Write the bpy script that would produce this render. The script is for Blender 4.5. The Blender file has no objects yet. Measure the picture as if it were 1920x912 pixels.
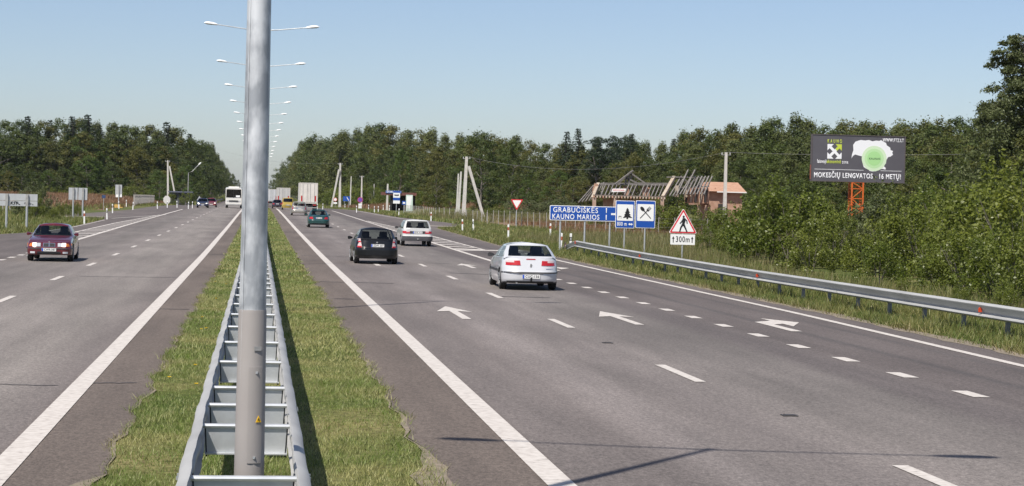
import bpy, math, random
import numpy as np
from mathutils import Vector, Matrix

S = bpy.context.scene
COL = S.collection
rad = math.radians
rng = np.random.default_rng(7)
random.seed(7)

# ------------------------------------------------------------------ camera
H = 2.6                       # eye height above the near road
FPX = 3650.0                  # focal length for a picture 1920 wide
ROLL = 0.022
vy = Vector((-474.5, 87.0, -FPX)).normalized()
up = Vector((math.sin(ROLL), math.cos(ROLL), 0))
wz = (up - vy * up.dot(vy)).normalized()
wx = vy.cross(wz)
RWC = Matrix((wx, vy, wz))    # camera axes -> world axes
cam = bpy.data.cameras.new('camera')
cam.sensor_width = 36.0
cam.lens = FPX / 1920 * 36
cam.clip_start = 0.5
cam.clip_end = 20000
camo = bpy.data.objects.new('camera', cam)
COL.objects.link(camo)
camo.matrix_world = Matrix.Translation((0, 0, H)) @ RWC.to_4x4()
S.camera = camo

# ------------------------------------------------------------------ sky, sun, exposure
SUN_EL = rad(54.5)
to_sun = Vector((-0.602 * math.cos(SUN_EL), -0.798 * math.cos(SUN_EL), math.sin(SUN_EL)))
W = bpy.data.worlds.new('World')
S.world = W
W.use_nodes = True
wn = W.node_tree.nodes
sky = wn.new('ShaderNodeTexSky')
sky.sky_type = 'NISHITA'
sky.sun_disc = False
sky.sun_elevation = SUN_EL
sky.sun_rotation = math.atan2(to_sun.x, to_sun.y)
sky.air_density = 0.78
sky.dust_density = 0.85
sky.ozone_density = 1.5
wn['Background'].inputs['Strength'].default_value = 0.092
tint = wn.new('ShaderNodeMix'); tint.data_type = 'RGBA'; tint.blend_type = 'MULTIPLY'; tint.inputs[0].default_value = 1.0
tint.inputs[7].default_value = (0.965, 0.94, 0.97, 1)      # white balance of the sky
W.node_tree.links.new(sky.outputs[0], tint.inputs[6])
W.node_tree.links.new(tint.outputs[2], wn['Background'].inputs['Color'])
sun = bpy.data.lights.new('sun', 'SUN')
sun.energy = 4.4
sun.angle = rad(0.53)
sun.color = (1.0, 0.945, 0.87)
suno = bpy.data.objects.new('sun', sun)
COL.objects.link(suno)
suno.rotation_euler = (-to_sun).to_track_quat('-Z', 'Y').to_euler()
suno.location = (-30, -40, 60)
S.view_settings.view_transform = 'Standard'
S.view_settings.look = 'None'
S.view_settings.exposure = 0.45
S.view_settings.gamma = 1.0
S.view_settings.use_curve_mapping = False
S.cycles.max_bounces = 6
S.cycles.transparent_max_bounces = 16
S.cycles.use_denoising = True

# ------------------------------------------------------------------ terrain profile and picture-to-world helpers
_py = np.arange(-200.0, 6000.0, 2.0)
_pz = np.interp(_py, [-200, 85, 150, 220, 290, 330, 400, 470, 600, 800, 1200, 2000, 3500, 6000],
                [0, 0, .2, .5, .74, .74, .56, .5, .9, 1.8, 4.2, 9, 17, 24])
_k = np.hanning(19); _k /= _k.sum()
_pz = np.convolve(np.pad(_pz, 9, mode='edge'), _k, mode='valid')
def zr(y):
    return float(np.interp(y, _py, _pz))

def rise(x, y):
    """the fields beside the road climb gently towards the forest"""
    a = max(0.0, min(1.0, (abs(x) - 17) / 20)); e = max(0.0, min(1.0, (y - 225) / 200))
    return 1.4 * a * a * (3 - 2 * a) * e * e * (3 - 2 * e)
def zg(x, y): return zr(y) + rise(x, y)

def ray(u, v):
    d = RWC @ Vector((u - 960, 456 - v, -FPX))
    return d / d.y
def at(u, v, Y):
    d = ray(u, v)
    return Vector((d.x * Y, Y, H + d.z * Y))
def gp(u, v):
    d = ray(u, v)
    Y = 200.0
    lo, hi = 5.0, 6000.0
    for y in np.arange(8.0, 1500.0, 1.0):
        if H + d.z * y <= zr(y):
            Y = y; break
    else:
        Y = 330.0
    for _ in range(6):
        Y = (zr(Y) - H) / d.z if d.z < -1e-6 else Y
    return Vector((d.x * Y, Y, zr(Y)))

# ------------------------------------------------------------------ materials
MATS = {}
def pbr(name, col, rough=0.6, metal=0.0, col2=None, scale=8.0, detail=3.0, bump=0.0, spec=0.5, coat=0.0,
        emit=None, estr=0.0, stretch=(1, 1, 1), lo=0.35, hi=0.65):
    if name in MATS: return MATS[name]
    m = bpy.data.materials.new(name); m.use_nodes = True
    nt = m.node_tree; b = nt.nodes['Principled BSDF']
    b.inputs['Base Color'].default_value = (*col, 1)
    b.inputs['Roughness'].default_value = rough
    b.inputs['Metallic'].default_value = metal
    b.inputs['Specular IOR Level'].default_value = spec
    b.inputs['Coat Weight'].default_value = coat
    b.inputs['Coat Roughness'].default_value = 0.06
    if emit:
        b.inputs['Emission Color'].default_value = (*emit, 1)
        b.inputs['Emission Strength'].default_value = estr
    if col2 is not None or bump:
        tc = nt.nodes.new('ShaderNodeTexCoord')
        mp = nt.nodes.new('ShaderNodeMapping'); mp.inputs['Scale'].default_value = stretch
        nz = nt.nodes.new('ShaderNodeTexNoise'); nz.inputs['Scale'].default_value = scale; nz.inputs['Detail'].default_value = detail
        nt.links.new(tc.outputs['Object'], mp.inputs[0]); nt.links.new(mp.outputs[0], nz.inputs['Vector'])
        if col2 is not None:
            cr = nt.nodes.new('ShaderNodeValToRGB')
            cr.color_ramp.elements[0].position = lo; cr.color_ramp.elements[1].position = hi
            cr.color_ramp.elements[0].color = (*col, 1); cr.color_ramp.elements[1].color = (*col2, 1)
            nt.links.new(nz.outputs['Fac'], cr.inputs[0]); nt.links.new(cr.outputs[0], b.inputs['Base Color'])
        if bump:
            bp = nt.nodes.new('ShaderNodeBump'); bp.inputs['Strength'].default_value = bump; bp.inputs['Distance'].default_value = 0.02
            nt.links.new(nz.outputs['Fac'], bp.inputs['Height']); nt.links.new(bp.outputs[0], b.inputs['Normal'])
    MATS[name] = m
    return m

def leafmat(name, c1, c2, c3, trans=0.3, rough=0.55):
    """foliage: hue differs from tree to tree and from leaf to leaf; light passes through a little"""
    m = bpy.data.materials.new(name); m.use_nodes = True
    nt = m.node_tree; N = nt.nodes; Lk = nt.links
    b = N['Principled BSDF']; out = N['Material Output']
    oi = N.new('ShaderNodeObjectInfo'); ge = N.new('ShaderNodeNewGeometry')
    r1 = N.new('ShaderNodeValToRGB')
    r1.color_ramp.elements[0].color = (*c1, 1); r1.color_ramp.elements[1].color = (*c2, 1)
    Lk.new(oi.outputs['Random'], r1.inputs[0])
    at_ = N.new('ShaderNodeAttribute'); at_.attribute_name = 'tone'      # each branch has its own tint of green
    tn = N.new('ShaderNodeMix'); tn.data_type = 'RGBA'; tn.blend_type = 'MULTIPLY'; tn.inputs[0].default_value = 1
    tr_ = N.new('ShaderNodeValToRGB'); tr_.color_ramp.elements[0].color = (.76, .80, .78, 1); tr_.color_ramp.elements[1].color = (1.26, 1.20, 1.06, 1)
    Lk.new(at_.outputs['Fac'], tr_.inputs[0]); Lk.new(r1.outputs[0], tn.inputs[6]); Lk.new(tr_.outputs[0], tn.inputs[7])
    mx = N.new('ShaderNodeMix'); mx.data_type = 'RGBA'
    r2 = N.new('ShaderNodeMapRange'); r2.inputs[1].default_value = 0.45; r2.inputs[2].default_value = 1.0; r2.inputs[4].default_value = 0.6
    Lk.new(ge.outputs['Random Per Island'], r2.inputs[0])
    Lk.new(r2.outputs[0], mx.inputs[0]); Lk.new(tn.outputs[2], mx.inputs[6]); mx.inputs[7].default_value = (*c3, 1)
    Lk.new(mx.outputs[2], b.inputs['Base Color'])
    b.inputs['Roughness'].default_value = rough
    b.inputs['Specular IOR Level'].default_value = 0.35
    tr = N.new('ShaderNodeBsdfTranslucent'); ms = N.new('ShaderNodeMixShader'); ms.inputs[0].default_value = trans
    Lk.new(mx.outputs[2], tr.inputs['Color'])
    Lk.new(b.outputs[0], ms.inputs[1]); Lk.new(tr.outputs[0], ms.inputs[2]); Lk.new(ms.outputs[0], out.inputs['Surface'])
    MATS[name] = m
    return m

def glassmat(name, tint, refl=0.10):
    m = bpy.data.materials.new(name); m.use_nodes = True
    nt = m.node_tree; N = nt.nodes; Lk = nt.links
    N.remove(N['Principled BSDF']); out = N['Material Output']
    t = N.new('ShaderNodeBsdfTransparent'); t.inputs[0].default_value = (*tint, 1)
    g = N.new('ShaderNodeBsdfGlossy'); g.inputs['Roughness'].default_value = 0.03
    f = N.new('ShaderNodeFresnel'); ge = N.new('ShaderNodeNewGeometry')
    io = N.new('ShaderNodeMath'); io.operation = 'MULTIPLY_ADD'; io.inputs[1].default_value = 1 / 1.5 - 1.5; io.inputs[2].default_value = 1.5   # thin pane: same reflection from both sides
    Lk.new(ge.outputs['Backfacing'], io.inputs[0]); Lk.new(io.outputs[0], f.inputs[0])
    ms = N.new('ShaderNodeMixShader')
    Lk.new(f.outputs[0], ms.inputs[0]); Lk.new(t.outputs[0], ms.inputs[1]); Lk.new(g.outputs[0], ms.inputs[2])
    Lk.new(ms.outputs[0], out.inputs['Surface'])
    MATS[name] = m
    return m

# ------------------------------------------------------------------ mesh builder
class MB:
    def __init__(s): s.v = []; s.f = []; s.m = []
    def add(s, vs, fs, mi=0):
        o = len(s.v); s.v += [tuple(p) for p in vs]
        for f in fs: s.f.append(tuple(i + o for i in f)); s.m.append(mi)
        return s
    def box(s, c, d, mi=0, rot=None):
        x, y, z = d[0] / 2, d[1] / 2, d[2] / 2
        P = [Vector(p) for p in ((-x, -y, -z), (x, -y, -z), (x, y, -z), (-x, y, -z), (-x, -y, z), (x, -y, z), (x, y, z), (-x, y, z))]
        if rot is not None: P = [rot @ p for p in P]
        P = [p + Vector(c) for p in P]
        return s.add(P, [(0, 3, 2, 1), (4, 5, 6, 7), (0, 1, 5, 4), (1, 2, 6, 5), (2, 3, 7, 6), (3, 0, 4, 7)], mi)
    def tube(s, path, r, n=8, mi=0, cap=True):
        path = [Vector(p) for p in path]
        rs = r if isinstance(r, (list, tuple)) else [r] * len(path)
        rings = []
        for i, p in enumerate(path):
            d = (path[min(i + 1, len(path) - 1)] - path[max(i - 1, 0)]).normalized()
            a = Vector((1, 0, 0)) if abs(d.x) < 0.9 else Vector((0, 0, 1))
            u = d.cross(a).normalized(); w = d.cross(u)
            rings.append([p + (u * math.cos(t) + w * math.sin(t)) * rs[i] for t in [2 * math.pi * k / n for k in range(n)]])
        return s.loft(rings, True, cap, mi)
    def loft(s, rings, closed=True, cap=True, mi=0):
        n = len(rings[0]); vs = [p for r in rings for p in r]; fs = []
        for i in range(len(rings) - 1):
            for k in range(n if closed else n - 1):
                a = i * n + k; b = i * n + (k + 1) % n
                fs.append((a, b, b + n, a + n))
        if cap and closed:
            fs.append(tuple(range(n))[::-1]); fs.append(tuple((len(rings) - 1) * n + k for k in range(n)))
        return s.add(vs, fs, mi)
    def bar(s, a, b, w, h, mi=0):
        """a square beam from a to b"""
        a = Vector(a); b = Vector(b); d = (b - a).normalized()
        q = Vector((0, 0, 1)) if abs(d.z) < 0.95 else Vector((0, 1, 0))
        u = d.cross(q).normalized() * (w / 2); v = d.cross(u).normalized() * (h / 2)
        return s.loft([[p - u - v, p + u - v, p + u + v, p - u + v] for p in (a, b)], True, True, mi)
    def plate(s, out, y, t, mi=0):
        """outline in x,z, thickness t in depth; front face at depth y looks towards -y"""
        n = len(out)
        ar = sum(out[i][0] * out[(i + 1) % n][1] - out[(i + 1) % n][0] * out[i][1] for i in range(n))
        if ar < 0: out = out[::-1]
        vs = [(x, y, z) for x, z in out] + [(x, y + t, z) for x, z in out]
        fs = [tuple(range(n)), tuple(range(n, 2 * n))[::-1]] + [(i, i + n, (i + 1) % n + n, (i + 1) % n) for i in range(n)]
        return s.add(vs, fs, mi)
    def mesh(s, name, mats, smooth=True, angle=35):
        me = bpy.data.meshes.new(name)
        me.from_pydata(s.v, [], s.f)
        for m in (mats if isinstance(mats, (list, tuple)) else [mats]): me.materials.append(m)
        me.polygons.foreach_set('material_index', s.m)
        if smooth:
            me.polygons.foreach_set('use_smooth', [True] * len(s.f))
            me.set_sharp_from_angle(angle=rad(angle))
        me.update()
        return me
    def obj(s, name, mats, parent=None, loc=(0, 0, 0), smooth=True, angle=35, label=None):
        o = bpy.data.objects.new(name, s.mesh(name, mats, smooth, angle))
        COL.objects.link(o); o.location = loc
        if parent is not None: o.parent = parent
        if label: o['label'] = label
        return o

def tag(o, label, cat, group=None):
    o['label'] = label; o['category'] = cat
    if group: o['group'] = group
    return o
def thing(name, label, cat, loc=(0, 0, 0), rz=0.0, group=None, scale=1.0):
    o = bpy.data.objects.new(name, None); COL.objects.link(o)
    o.empty_display_size = 0.3
    o.location = loc; o.rotation_euler = (0, 0, rz); o.scale = (scale,) * 3
    return tag(o, label, cat, group)
def part(name, me, parent, loc=(0, 0, 0), rot=(0, 0, 0)):
    o = bpy.data.objects.new(name, me); COL.objects.link(o)
    o.parent = parent; o.location = loc; o.rotation_euler = rot
    return o
def struct(o, kind='structure'):
    o['kind'] = kind; return o
def dup(o, parent=None):
    c = o.copy(); COL.objects.link(c)
    c.parent = parent
    for ch in list(o.children): dup(ch, c)
    return c
def arr_mesh(name, v, f, mat):
    me = bpy.data.meshes.new(name)
    nv, nf, k = len(v), len(f), f.shape[1]
    me.vertices.add(nv); me.vertices.foreach_set('co', np.ascontiguousarray(v, dtype=np.float32).ravel())
    me.loops.add(nf * k); me.loops.foreach_set('vertex_index', np.ascontiguousarray(f, dtype=np.int32).ravel())
    me.polygons.add(nf); me.polygons.foreach_set('loop_start', np.arange(0, nf * k, k, dtype=np.int32))
    me.update(calc_edges=True)
    me.materials.append(mat)
    return me
_bold = {}
def text_mesh(txt, size, width=None, bold=0.0, depth=0.003, align='CENTER'):
    cu = bpy.data.curves.new('t', 'FONT'); cu.body = txt; cu.size = size; cu.extrude = depth; cu.bevel_depth = bold * size * 1.3; cu.bevel_resolution = 0; cu.space_character = 1.14
    cu.align_x = align; cu.align_y = 'CENTER'; cu.resolution_u = 3
    to = bpy.data.objects.new('t', cu); COL.objects.link(to)
    dg = bpy.context.evaluated_depsgraph_get(); dg.update()
    me = bpy.data.meshes.new_from_object(to.evaluated_get(dg))
    bpy.data.objects.remove(to); bpy.data.curves.remove(cu)
    xs = [v.co.x for v in me.vertices]
    if width and xs:
        k = width / (max(xs) - min(xs)); me.transform(Matrix.Diagonal((k, 1, 1, 1)))
    me.transform(Matrix.Rotation(math.pi / 2, 4, 'X'))
    return me
def text(name, txt, size, mat, parent, loc, width=None, bold=0.012, depth=0.003, align='CENTER', rz=0):
    me = text_mesh(txt, size, width, bold, depth, align); me.materials.clear(); me.materials.append(mat); me.name = name
    return part(name, me, parent, loc, (0, 0, rz))

# shared materials
galv = pbr('galvanised steel', (.40, .42, .43), .42, .75, (.58, .60, .60), 6, 4)
galv_dull = pbr('weathered steel', (.33, .33, .32), .55, .4, (.45, .44, .42), 5, 4)
post_steel = pbr('post steel', (.50, .51, .51), .45, .5)
white_line = pbr('road paint', (.45, .41, .37), .75, 0, (.56, .52, .475), 11, 8, lo=.36, hi=.62)
_e = white_line.node_tree.nodes['Color Ramp'].color_ramp.elements.new(0.26); _e.color = (.22, .20, .18, 1)
white_pl = pbr('white plastic', (.78, .78, .76), .5)
sign_white = pbr('sign white', (.82, .82, .80), .45)
sign_blue = pbr('sign blue', (.012, .075, .36), .4)
sign_red = pbr('sign red', (.60, .03, .04), .4)
sign_back = pbr('sign back grey', (.45, .46, .47), .5, .3, (.50, .51, .52), 3)
black = pbr('black paint', (.012, .012, .013), .5)
rubber = pbr('rubber', (.018, .018, .018), .8)
dark_in = pbr('car interior', (.02, .02, .022), .8)
plastic_dk = pbr('dark plastic', (.03, .03, .032), .55)
concrete = pbr('pole concrete', (.46, .44, .40), .85, 0, (.56, .54, .50), 4, 4)
glass = glassmat('car glass', (.66, .71, .69))
glass_dark = glassmat('bus glass', (.10, .12, .14))
lamp_white = pbr('lamp housing', (.80, .81, .80), .4)

# ================================================================== SETTING: ground, roads, markings
def noise_ground(name):
    m = bpy.data.materials.new(name); m.use_nodes = True
    nt = m.node_tree; N = nt.nodes; Lk = nt.links; b = N['Principled BSDF']
    tc = N.new('ShaderNodeTexCoord')
    def noi(sc, det=4):
        n = N.new('ShaderNodeTexNoise'); n.inputs['Scale'].default_value = sc; n.inputs['Detail'].default_value = det
        Lk.new(tc.outputs['Object'], n.inputs['Vector']); return n
    def ramp(n, stops):
        r = N.new('ShaderNodeValToRGB'); e = r.color_ramp.elements
        while len(e) < len(stops): e.new(0.5)
        for k, (p, c) in enumerate(stops): e[k].position = p; e[k].color = (*c, 1)
        Lk.new(n.outputs['Fac'], r.inputs[0]); return r
    r1 = ramp(noi(.35, 6), [(.30, (.060, .088, .022)), (.5, (.11, .125, .038)), (.68, (.22, .19, .085))])
    r2 = ramp(noi(9, 5), [(.3, (.45, .45, .45)), (.7, (1.2, 1.2, 1.2))])
    mx = N.new('ShaderNodeMix'); mx.data_type = 'RGBA'; mx.blend_type = 'MULTIPLY'; mx.inputs[0].default_value = 1
    Lk.new(r1.outputs[0], mx.inputs[6]); Lk.new(r2.outputs[0], mx.inputs[7]); Lk.new(mx.outputs[2], b.inputs['Base Color'])
    b.inputs['Roughness'].default_value = 0.95; b.inputs['Specular IOR Level'].default_value = 0.1
    return m
grass_ground = noise_ground('grass ground')

ystat = sorted(set(list(np.arange(-60, 60, 4.0)) + list(np.arange(60, 460, 5.0)) + list(np.arange(460, 1200, 40.0)) + list(np.arange(1200, 6001, 200.0))))
XC = [-90, -60, -44, -38, -34, -30, -27, -24, -21, -18.5, -17, 0, 17, 18.5, 21, 24, 27, 30, 34, 38, 44, 60, 90]
def sheet(name, edges, mat, dz, y0, y1, kind='structure', extra=()):
    """a strip of ground between left(y) and right(y), following the terrain, dz above the earth"""
    ys = sorted(set([y for y in ystat if y0 < y < y1] + [y0, y1] + list(extra)))
    v = []; f = []
    for y in ys:
        l, r = edges(y); z = float(np.interp(y, ystat, ZST)) + dz
        v += [(l, y, z), (r, y, z)]
    for i in range(len(ys) - 1): f.append((2 * i, 2 * i + 1, 2 * i + 3, 2 * i + 2))
    b = MB(); b.add(v, f); o = b.obj(name, mat, smooth=False); o['kind'] = kind
    return o
ZST = [zr(y) for y in ystat]
def zs(y): return float(np.interp(y, ystat, ZST))
# earth: one sheet to the horizon
v = []; f = []
xs_ = [-6000, -2000, -600, -200] + XC + [200, 600, 2000, 6000]
for y, z in zip(ystat, ZST):
    for x in xs_: v.append((x, y, z + rise(x, y)))
n = len(xs_)
for i in range(len(ystat) - 1):
    for k in range(n - 1): f.append((i * n + k, i * n + k + 1, (i + 1) * n + k + 1, (i + 1) * n + k))
b = MB(); b.add(v, f); struct(b.obj('ground', grass_ground, smooth=False))

def asphalt(name, bands):
    """worn asphalt: tone changes across the carriageway (lanes, wheel tracks, newer shoulder), aggregate grain and stains"""
    m = bpy.data.materials.new(name); m.use_nodes = True
    nt = m.node_tree; N = nt.nodes; Lk = nt.links; b = N['Principled BSDF']
    tc = N.new('ShaderNodeTexCoord'); sx = N.new('ShaderNodeSeparateXYZ')
    mpw = N.new('ShaderNodeMapping'); mpw.inputs['Scale'].default_value = (.6, .05, 1)
    nw = N.new('ShaderNodeTexNoise'); nw.inputs['Scale'].default_value = 1.0; nw.inputs['Detail'].default_value = 3
    Lk.new(tc.outputs['Object'], mpw.inputs[0]); Lk.new(mpw.outputs[0], nw.inputs['Vector'])
    Lk.new(tc.outputs['Object'], sx.inputs[0])
    ma = N.new('ShaderNodeMath'); ma.operation = 'MULTIPLY_ADD'; ma.inputs[1].default_value = 0.14; Lk.new(nw.outputs['Fac'], ma.inputs[0]); Lk.new(sx.outputs['X'], ma.inputs[2])
    lo, hi = bands[0][0], bands[-1][0]
    mr = N.new('ShaderNodeMapRange'); mr.inputs[1].default_value = lo + .07; mr.inputs[2].default_value = hi + .07; Lk.new(ma.outputs[0], mr.inputs[0])
    rp = N.new('ShaderNodeValToRGB'); e = rp.color_ramp.elements
    while len(e) < len(bands): e.new(0.5)
    for k, (x, c) in enumerate(bands): e[k].position = (x - lo) / (hi - lo); e[k].color = (*c, 1)
    Lk.new(mr.outputs[0], rp.inputs[0])
    def mul(src, fac_node, a, bb, p0=.3, p1=.7):
        r = N.new('ShaderNodeMapRange'); r.inputs[1].default_value = p0; r.inputs[2].default_value = p1; r.inputs[3].default_value = a; r.inputs[4].default_value = bb
        Lk.new(fac_node.outputs['Fac'], r.inputs[0])
        mx = N.new('ShaderNodeMix'); mx.data_type = 'RGBA'; mx.blend_type = 'MULTIPLY'; mx.inputs[0].default_value = 1
        Lk.new(src, mx.inputs[6]); Lk.new(r.outputs[0], mx.inputs[7]); return mx.outputs[2]
    def noi(scale, det, stretch):
        mp = N.new('ShaderNodeMapping'); mp.inputs['Scale'].default_value = stretch
        n = N.new('ShaderNodeTexNoise'); n.inputs['Scale'].default_value = scale; n.inputs['Detail'].default_value = det
        Lk.new(tc.outputs['Object'], mp.inputs[0]); Lk.new(mp.outputs[0], n.inputs['Vector']); return n
    c = mul(rp.outputs[0], noi(22, 6, (1, .5, 1)), .74, 1.24)
    c = mul(c, noi(1.2, 5, (1.6, .12, 1)), .88, 1.12)
    c = mul(c, noi(.3, 6, (1, .3, 1)), .80, 1.14)
    c = mul(c, noi(60, 3, (1, .7, 1)), .66, 1.32)
    Lk.new(c, b.inputs['Base Color'])
    b.inputs['Roughness'].default_value = 0.85; b.inputs['Specular IOR Level'].default_value = 0.3
    return m
SH = (.132, .107, .090)      # shoulder asphalt
L1 = (.190, .167, .153); L1d = (.158, .136, .125); L2 = (.156, .138, .126); L3 = (.110, .093, .086); LD = (.114, .098, .092)
asR = asphalt('asphalt right carriageway', [(1.7, SH), (2.85, SH), (3.0, L1d), (3.55, (.146, .126, .116)), (4.0, L1d), (4.7, (.192, .168, .156)), (5.4, (.158, .138, .127)), (5.9, (.156, .136, .126)), (6.6, L1), (7.4, L2), (8.0, (.158, .14, .128)), (8.8, L2), (9.3, LD), (9.75, LD), (10.15, (.124, .106, .098)), (10.35, L3), (11.2, L3), (11.42, (.082, .072, .068)), (11.62, L3), (12.45, L3), (12.62, (.092, .08, .075)), (12.85, L3), (14.6, (.13, .11, .10))])
asL = asphalt('asphalt left carriageway', [(-16, (.13, .11, .10)), (-9.7, L3), (-9.4, (.15, .13, .118)), (-8.2, L2), (-7.4, (.15, .133, .12)), (-6.2, L1), (-5, (.205, .183, .165)), (-4.2, (.19, .169, .153)), (-3.4, (.20, .178, .16)), (-2.5, L1d), (-2.35, SH), (-1.2, SH)])
def wob(y, s=0.0): return 0.05 * math.sin(y * 1.7 + s) + 0.035 * math.sin(y * 4.1 + 2 * s)
REDGE = ([-60, 33, 47, 89, 104, 112, 140, 165, 182, 200, 230, 270, 330, 420, 6000], [13.75, 13.9, 14.1, 14.25, 14.1, 13.9, 14.5, 15.0, 20.0, 19.0, 16.6, 16.0, 15.5, 11.2, 11.2])
LEDGE = ([-60, 90, 112, 120, 134, 160, 175, 190, 215, 245, 300, 380, 420, 6000], [-16.5, -16.0, -14.9, -13.4, -12.9, -13.1, -13.4, -19, -17, -15.7, -15.6, -15, -10.8, -10.8])
near_st = list(np.arange(-10, 90, 0.6)) + [100, 104, 108, 112, 118, 124, 134, 160, 165, 172, 175, 182]
RIN = lambda y: 1.75 + wob(y) * (1 if y < 90 else 0)
LIN = lambda y: -1.40 + wob(y, 1.3) * (1 if y < 90 else 0)
sheet('road_right', lambda y: (RIN(y), float(np.interp(y, *REDGE)) + (wob(y, 3) if y < 90 else 0)), asR, .012, -40, 6000, extra=near_st)
sheet('road_left', lambda y: (float(np.interp(y, *LEDGE)), LIN(y)), asL, .012, -40, 6000, extra=near_st)
sheet('junction_road', lambda y: (-1.5, 1.9), asphalt('asphalt junction', [(-2, L2), (2, L2)]), .008, 318, 352)
# sandy edge where the asphalt crumbles into the median
sand = pbr('road edge sand', (.24, .19, .145), .95, 0, (.16, .14, .095), 7, 5)
sheet('verge_right_inner', lambda y: (RIN(y) - .04 - .03 * math.sin(y * .9) - (.22 * max(0, 1 - abs(y - 18.2) / 2.2)), RIN(y) - .01 + .02 * math.sin(y * 2.3) + .15 * max(0, 1 - abs(y - 18.0) / 2.0)), sand, .016, 5, 160, extra=near_st)
sheet('verge_left_inner', lambda y: (LIN(y) + .01 - .3 * max(0, 1 - abs(y - 16.9) / 1.3), LIN(y) + .03 + .02 * math.sin(y * 1.3)), sand, .016, 5, 160, extra=near_st)
sheet('verge_right_outer', lambda y: (float(np.interp(y, *REDGE)) - .06 + (wob(y, 3) if y < 90 else 0), float(np.interp(y, *REDGE)) + .35 + .15 * math.sin(y * .7)), sand, .017, 20, 108, extra=near_st)

# side paths that leave the exit lanes and turn back
def ribbon(name, pts, w, mat, dz):
    v = []; f = []
    P = [Vector((x, y, 0)) for x, y in pts]
    Q = []
    for i in range(len(P) - 1):
        for t in np.linspace(0, 1, 8, endpoint=False):
            p0, p1, p2, p3 = P[max(i - 1, 0)], P[i], P[i + 1], P[min(i + 2, len(P) - 1)]
            Q.append(0.5 * ((2 * p1) + (p2 - p0) * t + (2 * p0 - 5 * p1 + 4 * p2 - p3) * t * t + (3 * p1 - p0 - 3 * p2 + p3) * t ** 3))
    Q.append(P[-1])
    for i, p in enumerate(Q):
        d = (Q[min(i + 1, len(Q) - 1)] - Q[max(i - 1, 0)]).normalized(); nrm = Vector((-d.y, d.x, 0)) * w / 2
        for q in (p + nrm, p - nrm): v.append((q.x, q.y, zs(q.y) + dz))
    for i in range(len(Q) - 1): f.append((2 * i, 2 * i + 1, 2 * i + 3, 2 * i + 2))
    b = MB(); b.add(v, f); return struct(b.obj(name, mat, smooth=False))
pathm = pbr('old path asphalt', (.21, .18, .155), .9, 0, (.27, .235, .20), 1.5, 5)
ribbon('side_path_right', [(14.4, 178), (18.5, 172), (20.6, 160), (23.2, 142), (27, 125), (35, 102), (48, 80)], 3.4, pathm, .022)
ribbon('side_path_left', [(-14, 186), (-18, 180), (-21.3, 160), (-27, 142), (-36, 122)], 3.0, pathm, .022)

# painted markings
mk = []
def line(x, y0, y1, w=.2, dz=.020):
    b = MB(); ys = [y0] + [y for y in ystat if y0 < y < y1] + [y1]
    fx = x if callable(x) else (lambda y: x)
    b.add([q for y in ys for q in ((fx(y) - w / 2, y, zs(y) + dz), (fx(y) + w / 2, y, zs(y) + dz))],
          [(2 * i, 2 * i + 1, 2 * i + 3, 2 * i + 2) for i in range(len(ys) - 1)])
    mk.append(b)
line(2.82, -20, 315, .27); line(-2.31, -20, 315, .27)
for k in range(-1, 24):
    line(6.55, 16.2 + 12 * k, 19.15 + 12 * k, .17)
    line(-5.92, 21.9 + 12 * k, 24.9 + 12 * k, .17)
for k in range(-3, 20): line(10.2, 26.38 + 3 * k, 27.3 + 3 * k, .25)
line(lambda y: np.interp(y, [84, 150, 300], [10.2, 10.45, 10.9]), 84, 292, .24)
line(lambda y: np.interp(y, [-20, 32, 47, 89, 98], [12.8, 13.08, 13.4, 13.6, 13.5]), -20, 98, .2)
for k in range(-2, 9): line(-9.42, 70.5 + 3 * k - 3, 71.6 + 3 * k - 3, .25)
line(lambda y: np.interp(y, [97, 150, 300], [-9.45, -9.8, -10.1]), 97, 262, .26)
line(lambda y: np.interp(y, [118, 134, 165], [-13.2, -12.7, -12.9]), 118, 168, .12)
line(lambda y: np.interp(y, [185, 230, 292], [17.2, 15.6, 15.0]), 205, 300, .18)
for sgn, x0, x1, ya, yb in ((1, 10.45, 11.9, 102, 196), (-1, -9.75, -11.2, 105, 205)):
    y = ya
    while y < yb:
        xe = x1 if y < ya + 50 else x0 + (x1 - x0) * (1 - .7 * (y - ya - 50) / (yb - ya - 50))
        b = MB(); a0, a1 = sorted((x0, xe)); sk = 1.2
        za, zb = zs(y) + .020, zs(y + 1.3) + .020
        b.add([(x0, y + sk, zs(y + sk) + .02), (xe, y, za), (xe, y + 1.3, zb), (x0, y + 1.3 + sk, zs(y + 1.3 + sk) + .02)] if sgn > 0 else
              [(x0, y + sk, zs(y + sk) + .02), (x0, y + 1.3 + sk, zs(y + 1.3 + sk) + .02), (xe, y + 1.3, zb), (xe, y, za)], [(0, 1, 2, 3)])
        mk.append(b); y += 4.2
    xb = lambda yy: x1 if yy < ya + 50 else x0 + (x1 - x0) * (1 - .7 * (yy - ya - 50) / (yb - ya - 50))
    line(lambda yy: xb(yy), ya, yb, .16, .0235)
b = MB(); b.add([(10.3, 100.6, zs(100) + .02), (13.9, 101.5, zs(101) + .02), (13.9, 103.0, zs(102) + .021), (10.3, 102.2, zs(102) + .02)], [(0, 1, 2, 3)]); mk.append(b)
b = MB(); b.add([(-9.6, 206, zs(206) + .02), (-9.6, 208.5, zs(208) + .02), (-13.0, 178, zs(178) + .022), (-13.0, 176, zs(176) + .022)], [(0, 1, 2, 3)][::-1]); mk.append(b)
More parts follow.
